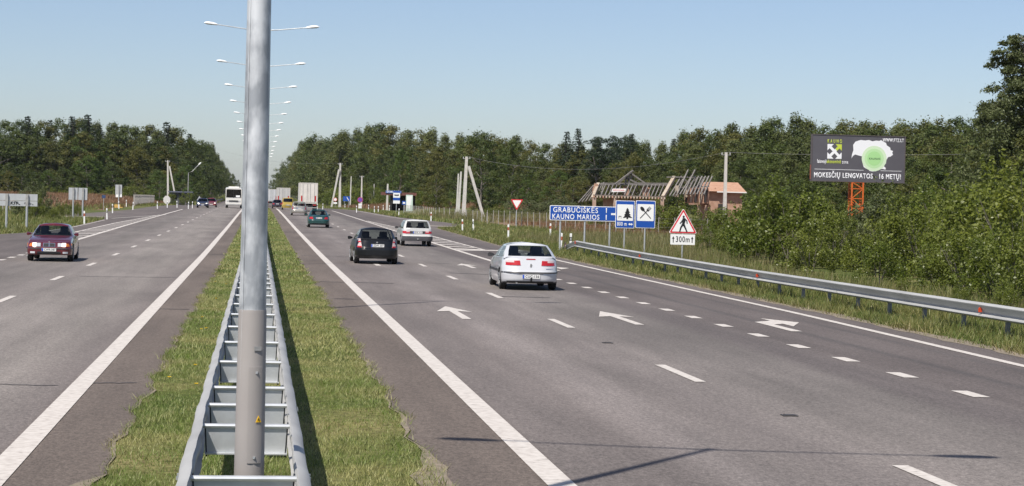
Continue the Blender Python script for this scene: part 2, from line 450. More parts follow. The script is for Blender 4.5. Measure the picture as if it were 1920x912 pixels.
def arrow(x, y, kind):
    b = MB(); z = zs(y) + .021
    o = {'s': [(-.10, 0), (.10, 0), (.10, 3.0), (.42, 2.75), (0, 5.0), (-.42, 2.75), (-.10, 3.0)],
         'r': [(-.12, 0), (.12, 0), (.12, 2.3), (.40, 2.6), (.40, 1.7), (.95, 3.2), (.40, 4.6), (.40, 3.7), (-.12, 3.1)]}[kind]
    P = [(x + px, y + py, z + .0 * py) for px, py in o]
    if kind == 's': b.add(P, [(0, 1, 2, 6), (2, 3, 4), (2, 4, 6), (4, 5, 6)])
    else: b.add(P, [(0, 1, 2, 8), (2, 3, 7, 8), (3, 4, 5), (3, 5, 7), (5, 6, 7)])
    mk.append(b)
arrow(4.6, 42.6, 's'); arrow(8.28, 41.6, 's'); arrow(11.4, 40.2, 'r'); arrow(8.4, 75.5, 's'); arrow(11.55, 74.5, 'r'); arrow(4.7, 76, 's')
arrow(4.7, 270, 's'); arrow(-4.2, 285, 's')
allm = MB()
for q in mk: allm.add(q.v, q.f)
struct(allm.obj('road_markings', white_line, smooth=False))

# sealed cracks and small covers in the asphalt
tar = pbr('sealing tar', (.045, .04, .038), .6)
ck = MB()
def crack(pts, w):
    P = [Vector((x, y, zs(y) + .0175)) for x, y in pts]
    Q = []
    for i in range(len(P) - 1):
        for t in np.linspace(0, 1, 10, endpoint=False):
            p = P[i].lerp(P[i + 1], t); p.y += rng.normal(0, .03); Q.append(p)
    Q.append(P[-1])
    ck.add([c for p in Q for c in ((p.x, p.y - w / 2, p.z), (p.x, p.y + w / 2, p.z))], [(2 * i, 2 * i + 2, 2 * i + 3, 2 * i + 1) for i in range(len(Q) - 1)])
crack([(-6.2, 26.2), (-4.0, 26.6), (-2.6, 26.5)], .05); crack([(-2.2, 26.9), (-1.6, 27.0)], .06)
crack([(1.9, 60.5), (4.2, 60.2)], .14); crack([(1.9, 87), (3.6, 87), (5, 86.5)], .16); crack([(6.9, 70), (8.2, 69.2)], .22); crack([(6.7, 53.2), (8.0, 52.9)], .18)
crack([(1.85, 120), (3.2, 120)], .2); crack([(-8.5, 38.5), (-5.2, 38.8)], .05); crack([(-5.4, 61), (-2.4, 61.5)], .1)
crack([(-1.5, 44.5), (-2.2, 44.5)], .1); crack([(-1.45, 86), (-2.3, 86)], .18)
struct(ck.obj('road_cracks', tar, smooth=False))
for u, vv in ((1480, 782), (1139, 645)):
    p = gp(u, vv); b = MB(); b.box((0, 0, .0), (.19, .17, .026)); b.box((0, 0, .010), (.13, .11, .016), 1)
    o = b.obj('drain_cover', [tar, tar], loc=(p.x, p.y, zs(p.y) + .012), smooth=False)
    tag(o, 'small dark square cover in the lane, %s' % ('nearer the camera below the long lane dash' if vv > 700 else 'between the first and second white arrows'), 'cover')

# ------------------------------------------------------------------ fields of dry grass and bare soil
soil = pbr('dry field', (.135, .075, .040), .95, 0, (.24, .145, .075), .5, 6, lo=.3, hi=.7)
def field(name, cols, ys):
    v = [(x, y, zs(y) + rise(x, y) + .012) for y in ys for x in cols]; n = len(cols)
    b = MB(); b.add(v, [(i * n + k, i * n + k + 1, (i + 1) * n + k + 1, (i + 1) * n + k) for i in range(len(ys) - 1) for k in range(n - 1)])
    struct(b.obj(name, soil, smooth=False))
field('field_left', [q for q in XC if q <= -18.5], [y for y in ystat if 235 <= y <= 480])
field('field_right', [q for q in XC if q >= 24], [y for y in ystat if 148 <= y <= 238])
field('field_far_right', [q for q in XC if q >= 18.5], [y for y in ystat if 335 <= y <= 480])

# ================================================================== VEGETATION
lf_dark = leafmat('broadleaf foliage', (.042, .068, .014), (.080, .108, .023), (.128, .145, .036))
lf_birch = leafmat('birch foliage', (.070, .092, .025), (.106, .126, .036), (.152, .162, .052))
lf_olive = leafmat('linden foliage', (.075, .090, .020), (.110, .112, .024), (.16, .14, .034))
lf_spruce = leafmat('conifer needles', (.016, .030, .013), (.026, .042, .018), (.038, .058, .024), .1)
lf_bush = leafmat('bush foliage', (.092, .128, .016), (.158, .185, .030), (.25, .27, .085), .42, .40)
lf_willow = leafmat('willow foliage', (.085, .108, .040), (.110, .128, .050), (.19, .20, .10), .3)
lf_bright = leafmat('bright foliage', (.060, .100, .016), (.078, .125, .022), (.11, .15, .034))
bark = pbr('bark', (.10, .085, .07), .9, 0, (.16, .14, .12), 6, 5)
bark_birch = pbr('birch bark', (.14, .13, .12), .85, 0, (.07, .062, .055), 3, 4)

def leaves(name, c, n, size, mat, aspect=.6, tone=None):
    N = len(c)
    n = n / np.linalg.norm(n, axis=1, keepdims=True)
    a = rng.normal(size=(N, 3)); t = np.cross(n, a); t /= np.linalg.norm(t, axis=1, keepdims=True)
    w = np.cross(n, t)
    s = (size * rng.uniform(.65, 1.35, N))[:, None]
    v = np.stack([c + t * s * .5, c + w * s * .5 * aspect, c - t * s * .5, c - w * s * .5 * aspect], 1)
    v[:, 1] += n * s * .10; v[:, 3] += n * s * .10
    me = arr_mesh(name, v.reshape(-1, 3), np.arange(4 * N).reshape(-1, 4), mat)
    tone = np.full(N, .5) if tone is None else np.concatenate([tone, np.full(N - len(tone), .6)])
    me.attributes.new('tone', 'FLOAT', 'FACE').data.foreach_set('value', tone.astype(np.float32))
    return me

def unit(N):
    d = rng.normal(size=(N, 3)); return d / np.linalg.norm(d, axis=1, keepdims=True)

TONE = []
def clumpy(cc, cr, per, squash=.8, up=.35, jit=.6):
    TONE.clear()
    K = len(cc); P = []; Nn = []
    for i in range(K):
        m = int(per * (cr[i] / np.mean(cr)) ** 2)
        d = unit(m); r = rng.uniform(.55, 1.05, m)[:, None] * cr[i]
        p = d * r; p[:, 2] *= squash
        P.append(cc[i] + p); Nn.append(d + jit * rng.normal(size=(m, 3)) + np.array([0, 0, up]))
        TONE.append(np.clip(rng.beta(1.4, 1.4) + rng.normal(0, .08, m), 0, 1))
    return np.concatenate(P), np.concatenate(Nn)

def crown(kind, h, seed):
    global rng
    keep = rng; rng = np.random.default_rng(seed)
    if kind in ('broad', 'birch', 'round'):
        K = {'broad': 85, 'birch': 95, 'round': 110}[kind]
        R = {'broad': .275, 'birch': .215, 'round': .32}[kind] * h
        z0 = {'broad': .12, 'birch': .14, 'round': .06}[kind] * h
        t = rng.beta(1.25, 1.15, K); ang = rng.uniform(0, 2 * math.pi, K)
        prof = (np.sin(np.pi * np.clip(t, 0, 1) ** (.62 if kind != 'birch' else .5)) ** .65) * (1 - (.42 if kind == 'birch' else .12) * t) * (1 - .35 * np.clip((t - .8) / .2, 0, 1)) + .08
        lob = 1 + .28 * np.sin(2 * ang + 1.7 * seed + 3 * t) + .20 * np.sin(5 * ang + 2.1 * seed + 6 * t)
        rr = R * prof * lob * np.sqrt(rng.uniform(.30, 1, K))
        cc = np.stack([rr * np.cos(ang), rr * np.sin(ang), z0 + t * (h * .97 - z0)], 1)
        cr = h * rng.uniform(.040, .085, K) * (1.0 - .35 * t)
        P, Nn = clumpy(cc, cr, 95, .8 if kind != 'birch' else 1.1, .3, .38)
        # loose twigs sticking out of the outline
        d = unit(260); d[:, 2] = np.abs(d[:, 2]) * .9 - .1
        tt = np.clip((d[:, 2] + .1), 0, 1)
        k2 = rng.integers(0, K, 420)
        P2 = cc[k2] + unit(420) * np.array([1, 1, 1.5]) * (cr[k2] * rng.uniform(1.0, 1.5, 420))[:, None]
        P = np.concatenate([P, P2]); Nn = np.concatenate([Nn, unit(420)])
        size = h * .0165
        asp = .66
    elif kind == 'spruce':
        P = []; Nn = []
        z = .08 * h
        while z < h * .985:
            t = (z - .08 * h) / (h * .92); R = h * .20 * (1 - t) ** .78 + .012 * h
            nb = max(5, int(13 * (1 - t) + 4)); a0 = rng.uniform(0, 6.28)
            for k in range(nb):
                a = a0 + 6.283 * k / nb + rng.normal(0, .18); Rk = R * rng.uniform(.75, 1.15); m = int(10 + 22 * (1 - t))
                q = rng.uniform(.1, 1, m)
                x = Rk * q; s = (rng.normal(0, .028, m)) * h * (1 - .5 * q) * (1 - .6 * t)
                zz = z - .22 * x + .10 * x * q + rng.normal(0, .007 * h, m)
                P.append(np.stack([x * np.cos(a) - s * np.sin(a), x * np.sin(a) + s * np.cos(a), zz], 1))
                Nn.append(np.tile([.3 * math.cos(a), .3 * math.sin(a), 1.0], (m, 1)) + .5 * rng.normal(size=(m, 3)))
            z += h * (.045 - .018 * t)
        P = np.concatenate(P); Nn = np.concatenate(Nn); size = h * .022; asp = .5
    elif kind == 'pine':
        K = 40
        t = rng.uniform(.45, 1, K); ang = rng.uniform(0, 6.283, K)
        rr = h * .15 * np.sin(np.pi * (t - .38) / .68) ** .7 * np.sqrt(rng.uniform(.15, 1, K))
        cc = np.stack([rr * np.cos(ang), rr * np.sin(ang), t * h * .96], 1); cr = h * rng.uniform(.035, .06, K)
        P, Nn = clumpy(cc, cr, 62, .55); size = h * .02; asp = .45
    me = leaves(kind + '_crown', P, Nn, size, lf_dark, asp, np.concatenate(TONE) if kind != 'spruce' else None)
    rng = keep
    return me

def trunk_mesh(name, h, mat, r=.014, top=.85, limbs=7, seed=0):
    rr = random.Random(seed); b = MB()
    pts = [Vector((rr.uniform(-1, 1) * .006 * h * i, rr.uniform(-1, 1) * .006 * h * i, h * top * i / 6)) for i in range(7)]
    b.tube(pts, [h * r * (1 - .13 * i) * (1.35 if i == 0 else 1) for i in range(7)], 8)
    for k in range(limbs):
        z = h * rr.uniform(.25, .62); a = rr.uniform(0, 6.28); L = h * rr.uniform(.10, .2)
        i = int(z / (h * top) * 6); p = pts[i].lerp(pts[i + 1], z / (h * top) * 6 - i)
        q = p + Vector((math.cos(a) * L, math.sin(a) * L, L * .7))
        b.tube([p, p.lerp(q, .5) + Vector((0, 0, -.04 * L)), q], [h * r * .45, h * r * .3, h * r * .12], 6)
    return b.mesh(name, mat)

TH = 18.0
def remat(me, m, name):
    c = me.copy(); c.materials.clear(); c.materials.append(m); c.name = name; return c
_base = {k: [crown(k, TH, sd) for sd in seeds] for k, seeds in (('broad', (1, 2, 3)), ('birch', (4, 5, 6)), ('round', (7, 8)), ('spruce', (9, 10)), ('pine', (11,)))}
CROWNS = {'broad': [remat(m, lf_dark, 'broadleaf crown') for m in _base['broad']],
          'birch': [remat(m, lf_birch, 'birch crown') for m in _base['birch']],
          'olive': [remat(m, lf_olive, 'linden crown') for m in _base['broad'][:2]],
          'bright': [remat(m, lf_bright, 'bright crown') for m in _base['broad'][1:]],
          'oak': [remat(m, lf_dark, 'oak crown') for m in _base['round']],
          'lind': [remat(m, lf_olive, 'wide crown') for m in _base['round']],
          'brightoak': [remat(m, lf_bright, 'wide bright crown') for m in _base['round']],
          'spruce': [remat(m, lf_spruce, 'spruce crown') for m in _base['spruce']],
          'pine': [remat(m, lf_spruce, 'pine crown') for m in _base['pine']]}
TRUNKS = {k: [trunk_mesh(k + ' trunk', TH, bark_birch if k == 'birch' else bark, .012 if k == 'birch' else .016,   .70 if k != 'spruce' else .97, 0 if k == 'spruce' else 8, s)
              for s in (1, 2)] for k in ('broad', 'birch', 'spruce', 'pine')}
NAMES = {'broad': 'broadleaf_tree', 'birch': 'birch_tree', 'olive': 'broadleaf_tree', 'bright': 'broadleaf_tree', 'oak': 'oak_tree', 'lind': 'linden_tree', 'brightoak': 'oak_tree', 'spruce': 'spruce_tree', 'pine': 'pine_tree'}
KINDTXT = {'broad': 'dark green broadleaf tree', 'birch': 'slender pale green birch tree', 'olive': 'olive green broadleaf tree', 'bright': 'fresh green broadleaf tree', 'oak': 'round dark broad crowned tree',
           'lind': 'wide yellowish green tree', 'brightoak': 'wide fresh green tree', 'spruce': 'dark pointed spruce tree', 'pine': 'dark flat topped pine tree'}
def tree(kind, pos, h, label, group=None, wide=1.0, rz=None):
    r = thing(NAMES[kind], label, 'tree', pos, rng.uniform(0, 6.283) if rz is None else rz, group)
    s = h / TH; r.scale = (s * wide, s * wide, s)
    cs = CROWNS[kind]; part('crown', cs[int(rng.integers(len(cs)))], r)
    tk = kind if kind in TRUNKS else 'broad'
    part('trunk', TRUNKS[tk][int(rng.integers(2))], r)
    return r
def tree_px(kind, u, vtop, Y, where, wide=1.0, label=None):
    top = at(u, vtop, Y); z = zg(top.x, Y) - .2
    if label: return tree(kind, (top.x, Y, z), top.z - z, label, None, wide)
    return tree(kind, (top.x, Y, z), top.z - z, '%s %s' % (KINDTXT[kind], where), '%ss %s' % (KINDTXT[kind], where), wide)

def pick(w):
    ks = list(w); p = np.array([w[k] for k in ks], float); return ks[int(rng.choice(len(ks), p=p / p.sum()))]

# --- forest on the left
SKYL = [(-40, 228), (0, 228), (30, 222), (60, 232), (100, 224), (135, 224), (165, 228), (190, 226), (215, 226), (240, 236), (265, 230), (285, 242), (310, 237), (345, 242), (365, 258), (385, 262), (400, 270), (410, 292), (425, 310), (440, 328), (452, 338)]
sx_, sy_ = zip(*SKYL)
YL = lambda u: float(np.interp(u, [-40, 300, 345, 365, 385, 400, 415, 430, 440, 452], [475, 490, 540, 580, 640, 720, 900, 1150, 1600, 2600]))
wl = 'in the left forest beyond the field'
wl2 = 'lining the far left side of the road'
for u in range(-35, 352, 22):
    uu = u + rng.uniform(-6, 6)
    tree_px(pick({'broad': 4, 'birch': 3, 'olive': 2, 'spruce': .6}), uu, np.interp(uu, sx_, sy_) - 6 + abs(rng.normal(0, 7)), YL(uu) + 28 + rng.uniform(0, 15), wl, 1.25)
for u in list(range(-35, 352, 23)) + list(range(-24, 352, 30)):
    uu = u + rng.uniform(-8, 8)
    tree_px(pick({'broad': 5, 'birch': 2, 'olive': 2, 'bright': 1}), uu, np.interp(uu, sx_, sy_) + rng.uniform(16, 42), YL(uu) + 12 + rng.uniform(0, 10), wl, 1.4)
for u in range(-35, 345, 25):
    uu = u + rng.uniform(-8, 8)
    tree_px(pick({'broad': 3, 'oak': 1, 'lind': 1, 'bright': 2, 'brightoak': .6, 'olive': 1}), uu, np.interp(uu, sx_, sy_) + rng.uniform(60, 98), YL(uu) - 5 + rng.uniform(0, 8), wl, 1.5)
for u, vtop in ((135, 217), (164, 214), (52, 217), (312, 228), (356, 250)):
    tree_px('spruce', u, vtop, YL(u) + 20, wl, 1.45)
for i, u in enumerate(np.linspace(354, 454, 30)):
    tree_px(pick({'broad': 4, 'birch': 3, 'spruce': .4}), u, np.interp(u, sx_, sy_) + abs(rng.normal(0, 4)) + (i % 3) * 7, YL(u), wl2, 1.15)
for u, vt in ((300, 318), (318, 326), (342, 312), (360, 330), (378, 336), (395, 340)):
    tree_px(pick({'broad': 2, 'bright': 2, 'oak': 1}), u, vt, 440 + (u - 300) * .8, wl2, 1.3)

# --- forest on the right
SKYR = [(506, 340), (520, 318), (530, 303), (545, 290), (560, 266), (575, 250), (590, 246), (610, 256), (640, 243), (665, 246), (690, 237), (710, 234), (740, 237), (770, 245), (800, 243), (830, 247), (850, 252), (930, 250), (960, 255), (990, 262), (1010, 268), (1060, 266), (1100, 270), (1150, 262), (1180, 256), (1215, 270), (1260, 262), (1290, 248), (1330, 238), (1370, 233), (1400, 230), (1440, 222), (1480, 220), (1520, 225), (1560, 228), (1600, 230), (1650, 225), (1700, 225), (1750, 221), (1800, 218), (1840, 224), (1880, 222), (1960, 216)]
rx_, ry_ = zip(*SKYR)
YR = lambda u: float(np.interp(u, [506, 518, 530, 545, 560, 590, 640, 700, 800, 900, 1000, 1100, 1200, 1300, 1500, 1700, 1960], [2600, 1500, 1080, 900, 760, 620, 560, 520, 470, 420, 400, 370, 350, 320, 280, 250, 220]))
wr2 = 'lining the far right side of the road'
wr = 'in the right forest behind the bus stop'
wr3 = 'in the forest behind the billboard'
for i, u in enumerate(np.linspace(508, 640, 34)):
    tree_px(pick({'birch': 5, 'broad': 3, 'olive': 1}), u, np.interp(u, rx_, ry_) + abs(rng.normal(0, 5)) + (i % 3) * 12, YR(u), wr2, 1.1)
for row, (du, off, dy, wide) in enumerate(((24, (-7, 4), 30, 1.2), (26, (8, 28), 22, 1.35), (25, (25, 50), 14, 1.4), (28, (58, 92), 0, 1.5))):
    for u in range(600 if row else 640, 1320, du):
        uu = u + rng.uniform(-8, 8)
        if row == 3 and 1050 < uu < 1300: off2 = (44, 70)
        else: off2 = off
        tree_px(pick({'birch': 4, 'broad': 3, 'olive': 2, 'spruce': .3}) if row < 3 else pick({'broad': 3, 'oak': 2, 'olive': 1, 'lind': .7, 'bright': .6}), uu, min(352, np.interp(uu, rx_, ry_) + rng.uniform(*off2)), YR(uu) + dy + rng.uniform(0, 10), wr, wide)
    for u in range(1320, 1970, du + 4):
        uu = u + rng.uniform(-8, 8)
        tree_px(pick({'birch': 4, 'broad': 3, 'olive': 2}) if row < 3 else pick({'broad': 3, 'oak': 1, 'olive': 1.5, 'birch': 1.5}), uu, np.interp(uu, rx_, ry_) + rng.uniform(*off), YR(uu) + dy + rng.uniform(0, 10), wr3, wide)
for u, vtop in ((1064, 246), (1084, 240), (1130, 252), (1152, 250), (1185, 250)):
    tree_px('spruce' if u < 1100 or u > 1160 else 'pine', u, vtop, YR(u) + 22, wr, 1.3)
for u in (1120, 1172): tree_px('pine', u, 252, YR(u) + 15, wr, 1.2)
# single trees one can point to
tree_px('oak', 905, 246, 305, '', 1.05, 'big dark round-crowned oak right behind the leaning-strut utility pole')
tree_px('oak', 962, 262, 322, '', .95, 'dark oak between the big round oak and the give-way sign')
tree_px('brightoak', 752, 278, 372, '', .75, 'bright green tree rising behind the bus shelter roof')
tree_px('lind', 820, 300, 318, '', .85, 'yellow-green low tree at the right end of the bus shelter')
tree_px('lind', 1190, 285, 300, '', .8, 'yellowish tree directly behind the tallest rafters of the ruin')
tree_px('oak', 1445, 288, 165, '', .9, 'dark tree at the right gable of the orange brick house')
tree_px('broad', 1780, 250, 190, '', 1.1, 'dark tree just right of the billboard')
tree_px('lind', 1850, 262, 120, '', 1.0, 'olive tree below the tall tree at the right edge')
tree_px('olive', 1925, 250, 95, '', 1.1, 'leafy tree in front of the tall tree at the right edge')
for u, vt, Y, k in ((1500, 335, 140, 'oak'), (1560, 350, 135, 'broad'), (1640, 338, 142, 'oak'), (1715, 330, 138, 'olive'), (1760, 312, 130, 'broad'), (1830, 318, 112, 'oak'), (1900, 320, 98, 'broad')):
    tree_px(k, u, vt, Y, 'in the thicket between the bushes and the billboard', 1.35)

# tall tree cut by the right edge: long drooping boughs, built for itself because it stands near
def bough_tree(h, seed):
    global rng
    keep = rng; rng = np.random.default_rng(seed); P = []; Nn = []; b = MB()
    b.tube([(0, 0, 0), (.1, 0, h * .4), (0, .1, h * .75), (.05, 0, h * .98)], [.2, .15, .08, .02], 8)
    for k in range(150):
        t = rng.uniform(.12, 1); a = rng.uniform(0, 6.283); L = h * (.27 * (1 - t) ** .6 + .06) * rng.uniform(.6, 1.15)
        z = t * h * .96; d = np.array([math.cos(a), math.sin(a), 0])
        m = int(50 + 150 * L)
        q = np.sqrt(rng.uniform(.02, 1, m))
        rise = .45 * q - .38 * q * q
        p = d * (q * L)[:, None]; p[:, 2] = z + rise * L
        w = .10 + .16 * np.sin(np.pi * q)
        p += rng.normal(size=(m, 3)) * (w * L * .55)[:, None] * np.array([1, 1, .55])
        P.append(p); Nn.append(rng.normal(size=(m, 3)) * .8 + np.array([0, 0, .7]))
        e = Vector((0, 0, z)) + Vector(d) * L * .85 + Vector((0, 0, L * .1))
        b.tube([(0, 0, z), (d[0] * L * .45, d[1] * L * .45, z + .13 * L), e], [.045, .025, .008], 5)
    me = leaves('drooping crown', np.concatenate(P), np.concatenate(Nn), .18, lf_willow, .5)
    rng = keep
    return me, b.mesh('tall trunk', bark)
top = at(1922, 54, 108); z = zr(108)
tl = thing('birch_tree', 'tall loose-branched tree cut by the right edge of the picture', 'tree', (top.x, 108, z), 1.2)
cm, tm = bough_tree(top.z - z, 21); part('crown', cm, tl); part('trunk', tm, tl)

# --- bushes behind the right guardrail
def bush_mesh(h, wid, seed, leaf, per, mat, K=46):
    global rng
    keep = rng; rng = np.random.default_rng(seed)
    t = rng.beta(1.1, 1.3, K); a = rng.uniform(0, 6.283, K)
    rr = wid * .5 * np.sqrt(rng.uniform(.1, 1, K)) * np.sqrt(1 - .8 * t ** 1.6)
    cc = np.stack([rr * np.cos(a), rr * np.sin(a), .10 * h + t * h * .84], 1); cr = h * rng.uniform(.09, .17, K)
    P, Nn = clumpy(cc, cr, per, 1.0, .4, .7)
    # upright shoots
    m = 700; k = rng.integers(0, K, m // 14); q = []; qn = []
    for kk in k:
        L = h * rng.uniform(.14, .30); dd = np.array([rng.normal(0, .25), rng.normal(0, .25), 1]); s = np.linspace(.2, 1, 14)
        q.append(cc[kk] + cr[kk] * .7 * dd + dd * (s * L)[:, None] + rng.normal(0, .04, (14, 3))); qn.append(unit(14))
    P = np.concatenate([P] + q); Nn = np.concatenate([Nn] + qn)
    P[:, 2] = np.abs(P[:, 2])
    me = leaves('bush leaves', P, Nn, leaf, mat, .6, np.concatenate(TONE)); rng = keep
    return me
def stems_mesh(h, wid, seed):
    r = random.Random(seed); b = MB()
    for k in range(9):
        a = r.uniform(0, 6.28); R = wid * r.uniform(.1, .36)
        b.tube([(r.uniform(-.2, .2), r.uniform(-.2, .2), -.1), (math.cos(a) * R * .5, math.sin(a) * R * .5, h * .4), (math.cos(a) * R, math.sin(a) * R, h * r.uniform(.7, .95))], [.035, .022, .008], 5)
    return b.mesh('bush stems', bark)
BUSH = [bush_mesh(3.4, 4.6, s, .145, 112, lf_bush) for s in (31, 32, 33, 34, 37)]
WILL = [bush_mesh(3.4, 4.2, s, .15, 105, lf_willow) for s in (35, 36)]
STEM = [stems_mesh(3.4, 4.4, s) for s in (1, 2)]
def bush(u, vtop, Y, label=None, kind='b', wide=1.0, group=None, name='bush'):
    top = at(u, vtop, Y); z = zg(top.x, Y) - .05; h = top.z - z
    r = thing(name, label, 'bush', (top.x, Y, z), rng.uniform(0, 6.28), group)
    r.scale = (h / 3.4 * wide, h / 3.4 * wide, h / 3.4)
    ms = BUSH if kind == 'b' else WILL
    part('foliage', ms[int(rng.integers(len(ms)))], r); part('stems', STEM[int(rng.integers(2))], r)
    return r
gb = 'bushes in the thicket behind the right guardrail'
lb = 'leafy green bush in the dense thicket behind the right guardrail'
lw = 'pale willow bush in the dense thicket behind the right guardrail'
for u, vt, Y, k, w in ((1335, 425, 112, 'b', 1.2), (1385, 412, 104, 'b', 1.1), (1420, 395, 100, 'b', 1.1), (1455, 362, 90, 'b', 1.1), (1490, 362, 88, 'b', 1.0), (1535, 396, 92, 'b', 1.1), (1565, 400, 84, 'b', 1.0),
                       (1600, 425, 88, 'w', 1.0), (1650, 415, 80, 'b', 1.1), (1690, 392, 84, 'b', 1.1), (1735, 398, 76, 'b', 1.1), (1785, 382, 80, 'b', 1.1), (1835, 375, 72, 'b', 1.1), (1885, 368, 68, 'b', 1.1), (1925, 362, 62, 'b', 1.1),
                       (1520, 432, 74, 'b', .9), (1650, 455, 66, 'b', 1.0), (1760, 450, 62, 'b', 1.0), (1815, 442, 60, 'b', 1.0), (1870, 452, 56, 'b', 1.0), (1920, 448, 52, 'b', 1.0),
                       (1630, 412, 112, 'w', 1.0), (1570, 402, 115, 'b', 1.2), (1670, 366, 110, 'w', 1.2), (1720, 360, 108, 'b', 1.2), (1775, 352, 104, 'b', 1.2), (1830, 345, 98, 'w', 1.2), (1890, 338, 92, 'b', 1.2), (1935, 330, 86, 'b', 1.2),
                       (1690, 520, 58, 'b', .8), (1800, 530, 51, 'b', .8), (1890, 540, 46, 'b', .8)):
    vt += rng.uniform(-14, 12) if Y < 110 and u > 1660 else 0; bush(u, vt, Y, lb if k == 'b' else lw, k, w * rng.uniform(.85, 1.15), gb)
bush(1280, 448, 128, 'low bush standing behind the walking-man warning sign', 'b', 1.3)
bush(1214, 384, 170, 'rounded green bush in front of the ruin, right of the fork-and-spoon sign', 'b', 1.7)
bush(1262, 386, 166, 'green bush in front of the ruin, above the walking-man sign', 'b', 1.7)
bush(1322, 394, 158, 'leafy bush covering the foot of the orange brick house on its left', 'b', 1.5)
bush(1372, 392, 152, 'leafy bush covering the foot of the orange brick house on its right', 'b', 1.6)
bush(1178, 405, 180, 'green bush half hidden by the fork-and-spoon sign', 'b', 1.0)
bush(1130, 398, 195, 'small green bush below the rafters left of the spruce-tree sign', 'b', 1.6)
bush(1075, 436, 150, 'small bush between the posts of the long blue sign', 'b', 1.0)
for u, vt in ((1020, 378), (975, 374), (1050, 375)): bush(u, vt, 262, 'dry yellowish bush at the forest foot behind the give-way sign', 'w', 1.9, 'dry bushes behind the give-way sign')
bush(930, 388, 236, 'low bush at the foot of the leaning utility pole strut', 'b', 1.9)
for u, vt, Y in ((700, 352, 470), (730, 356, 460), (668, 350, 480), (640, 356, 500), (615, 352, 520), (770, 372, 335), (1000, 388, 300), (900, 380, 310), (845, 372, 330), (800, 360, 350)):
    bush(u, vt, Y, 'undergrowth bush at the foot of the right forest', 'b', 2.0, 'undergrowth at the foot of the right forest')
for u, vt in ((10, 352), (50, 346), (90, 350), (130, 348), (170, 356), (210, 352), (250, 350), (285, 356), (-20, 350)):
    bush(u, vt, 478, 'undergrowth bush at the foot of the left forest', 'b', 1.8, 'undergrowth at the foot of the left forest')
bush(350, 362, 362, 'leafy bush half covering the grey kiosk at the left junction', 'b', 1.0)
bush(322, 364, 366, 'dark bush at the left corner of the grey kiosk', 'b', .8)
bush(80, 356, 168, 'big pale willow bush right of the grey sign back on the left', 'w', 1.0)
bush(66, 372, 166, 'dark green bush behind the right leg of the big grey sign back', 'b', .9)
bush(58, 350, 182, 'pale bush rising behind the big grey sign back', 'w', 1.0)
bush(100, 392, 164, 'low bush at the right foot of the big willow bush', 'b', 1.0)
for u, vt, Y in ((112, 384, 180), (122, 380, 184), (135, 382, 188), (146, 382, 190), (154, 390, 186)):
    bush(u, vt, Y, 'thin reedy bush beside the grey two-panel sign back', 'b', .55, 'reedy bushes beside the two-panel sign')

# --- grass as ground cover
def grassmat(name, c1, c2, c3):
    m = leafmat(name, c1, c1, c3, .25, .5)
    nt = m.node_tree; N = nt.nodes; Lk = nt.links
    ge = [n for n in N if n.type == 'NEW_GEOMETRY'][0]; mx = [n for n in N if n.type == 'MIX'][0]
    tc = N.new('ShaderNodeTexCoord'); nz = N.new('ShaderNodeTexNoise'); nz.inputs['Scale'].default_value = .45; nz.inputs['Detail'].default_value = 5
    Lk.new(tc.outputs['Object'], nz.inputs['Vector'])
    cr = N.new('ShaderNodeValToRGB'); cr.color_ramp.elements[0].position = .46; cr.color_ramp.elements[1].position = .60
    cr.color_ramp.elements[0].color = (*c1, 1); cr.color_ramp.elements[1].color = (*c2, 1)
    nf = N.new('ShaderNodeTexNoise'); nf.inputs['Scale'].default_value = 5.5; nf.inputs['Detail'].default_value = 3
    Lk.new(tc.outputs['Object'], nf.inputs['Vector'])
    ad = N.new('ShaderNodeMath'); ad.operation = 'MULTIPLY_ADD'; ad.inputs[1].default_value = .45; Lk.new(nf.outputs['Fac'], ad.inputs[0])
    sc = N.new('ShaderNodeMath'); sc.operation = 'MULTIPLY'; sc.inputs[1].default_value = .58; Lk.new(nz.outputs['Fac'], sc.inputs[0]); Lk.new(sc.outputs[0], ad.inputs[2])
    Lk.new(ad.outputs[0], cr.inputs[0]); Lk.new(cr.outputs[0], mx.inputs[6])
    return m
gm_median = grassmat('median grass', (.170, .240, .040), (.44, .40, .155), (.48, .46, .24))
gm_verge = grassmat('verge grass', (.125, .172, .034), (.235, .225, .068), (.36, .30, .13))
gm_dry = grassmat('tall dry grass', (.14, .16, .045), (.26, .205, .095), (.36, .29, .16))
gm_brown = grassmat('brown field grass', (.20, .105, .055), (.27, .155, .085), (.32, .21, .12))
def blades(x, y, h, w, lean=.35):
    N = len(x); z = np.interp(y, ystat, ZST)
    aa = np.clip((np.abs(x) - 17) / 20, 0, 1); ee = np.clip((y - 225) / 200, 0, 1); z = z + 1.4 * aa * aa * (3 - 2 * aa) * ee * ee * (3 - 2 * ee)
    a = rng.uniform(0, 6.283, N); ca, sa = np.cos(a), np.sin(a)
    b = rng.uniform(0, 6.283, N); L = h * lean * rng.uniform(.2, 1.5, N)
    v = np.empty((N, 3, 3))
    v[:, 0] = np.stack([x - ca * w / 2, y - sa * w / 2, z - .01], 1); v[:, 1] = np.stack([x + ca * w / 2, y + sa * w / 2, z - .01], 1)
    v[:, 2] = np.stack([x + np.cos(b) * L, y + np.sin(b) * L, z + h], 1)
    return v
def grass(name, mat, *sets):
    v = np.concatenate(sets).reshape(-1, 3)
    o = bpy.data.objects.new(name, arr_mesh(name, v, np.arange(len(v)).reshape(-1, 3), mat)); COL.objects.link(o)
    tag(o, sets_label[name], 'grass'); o['kind'] = 'stuff'
    return o
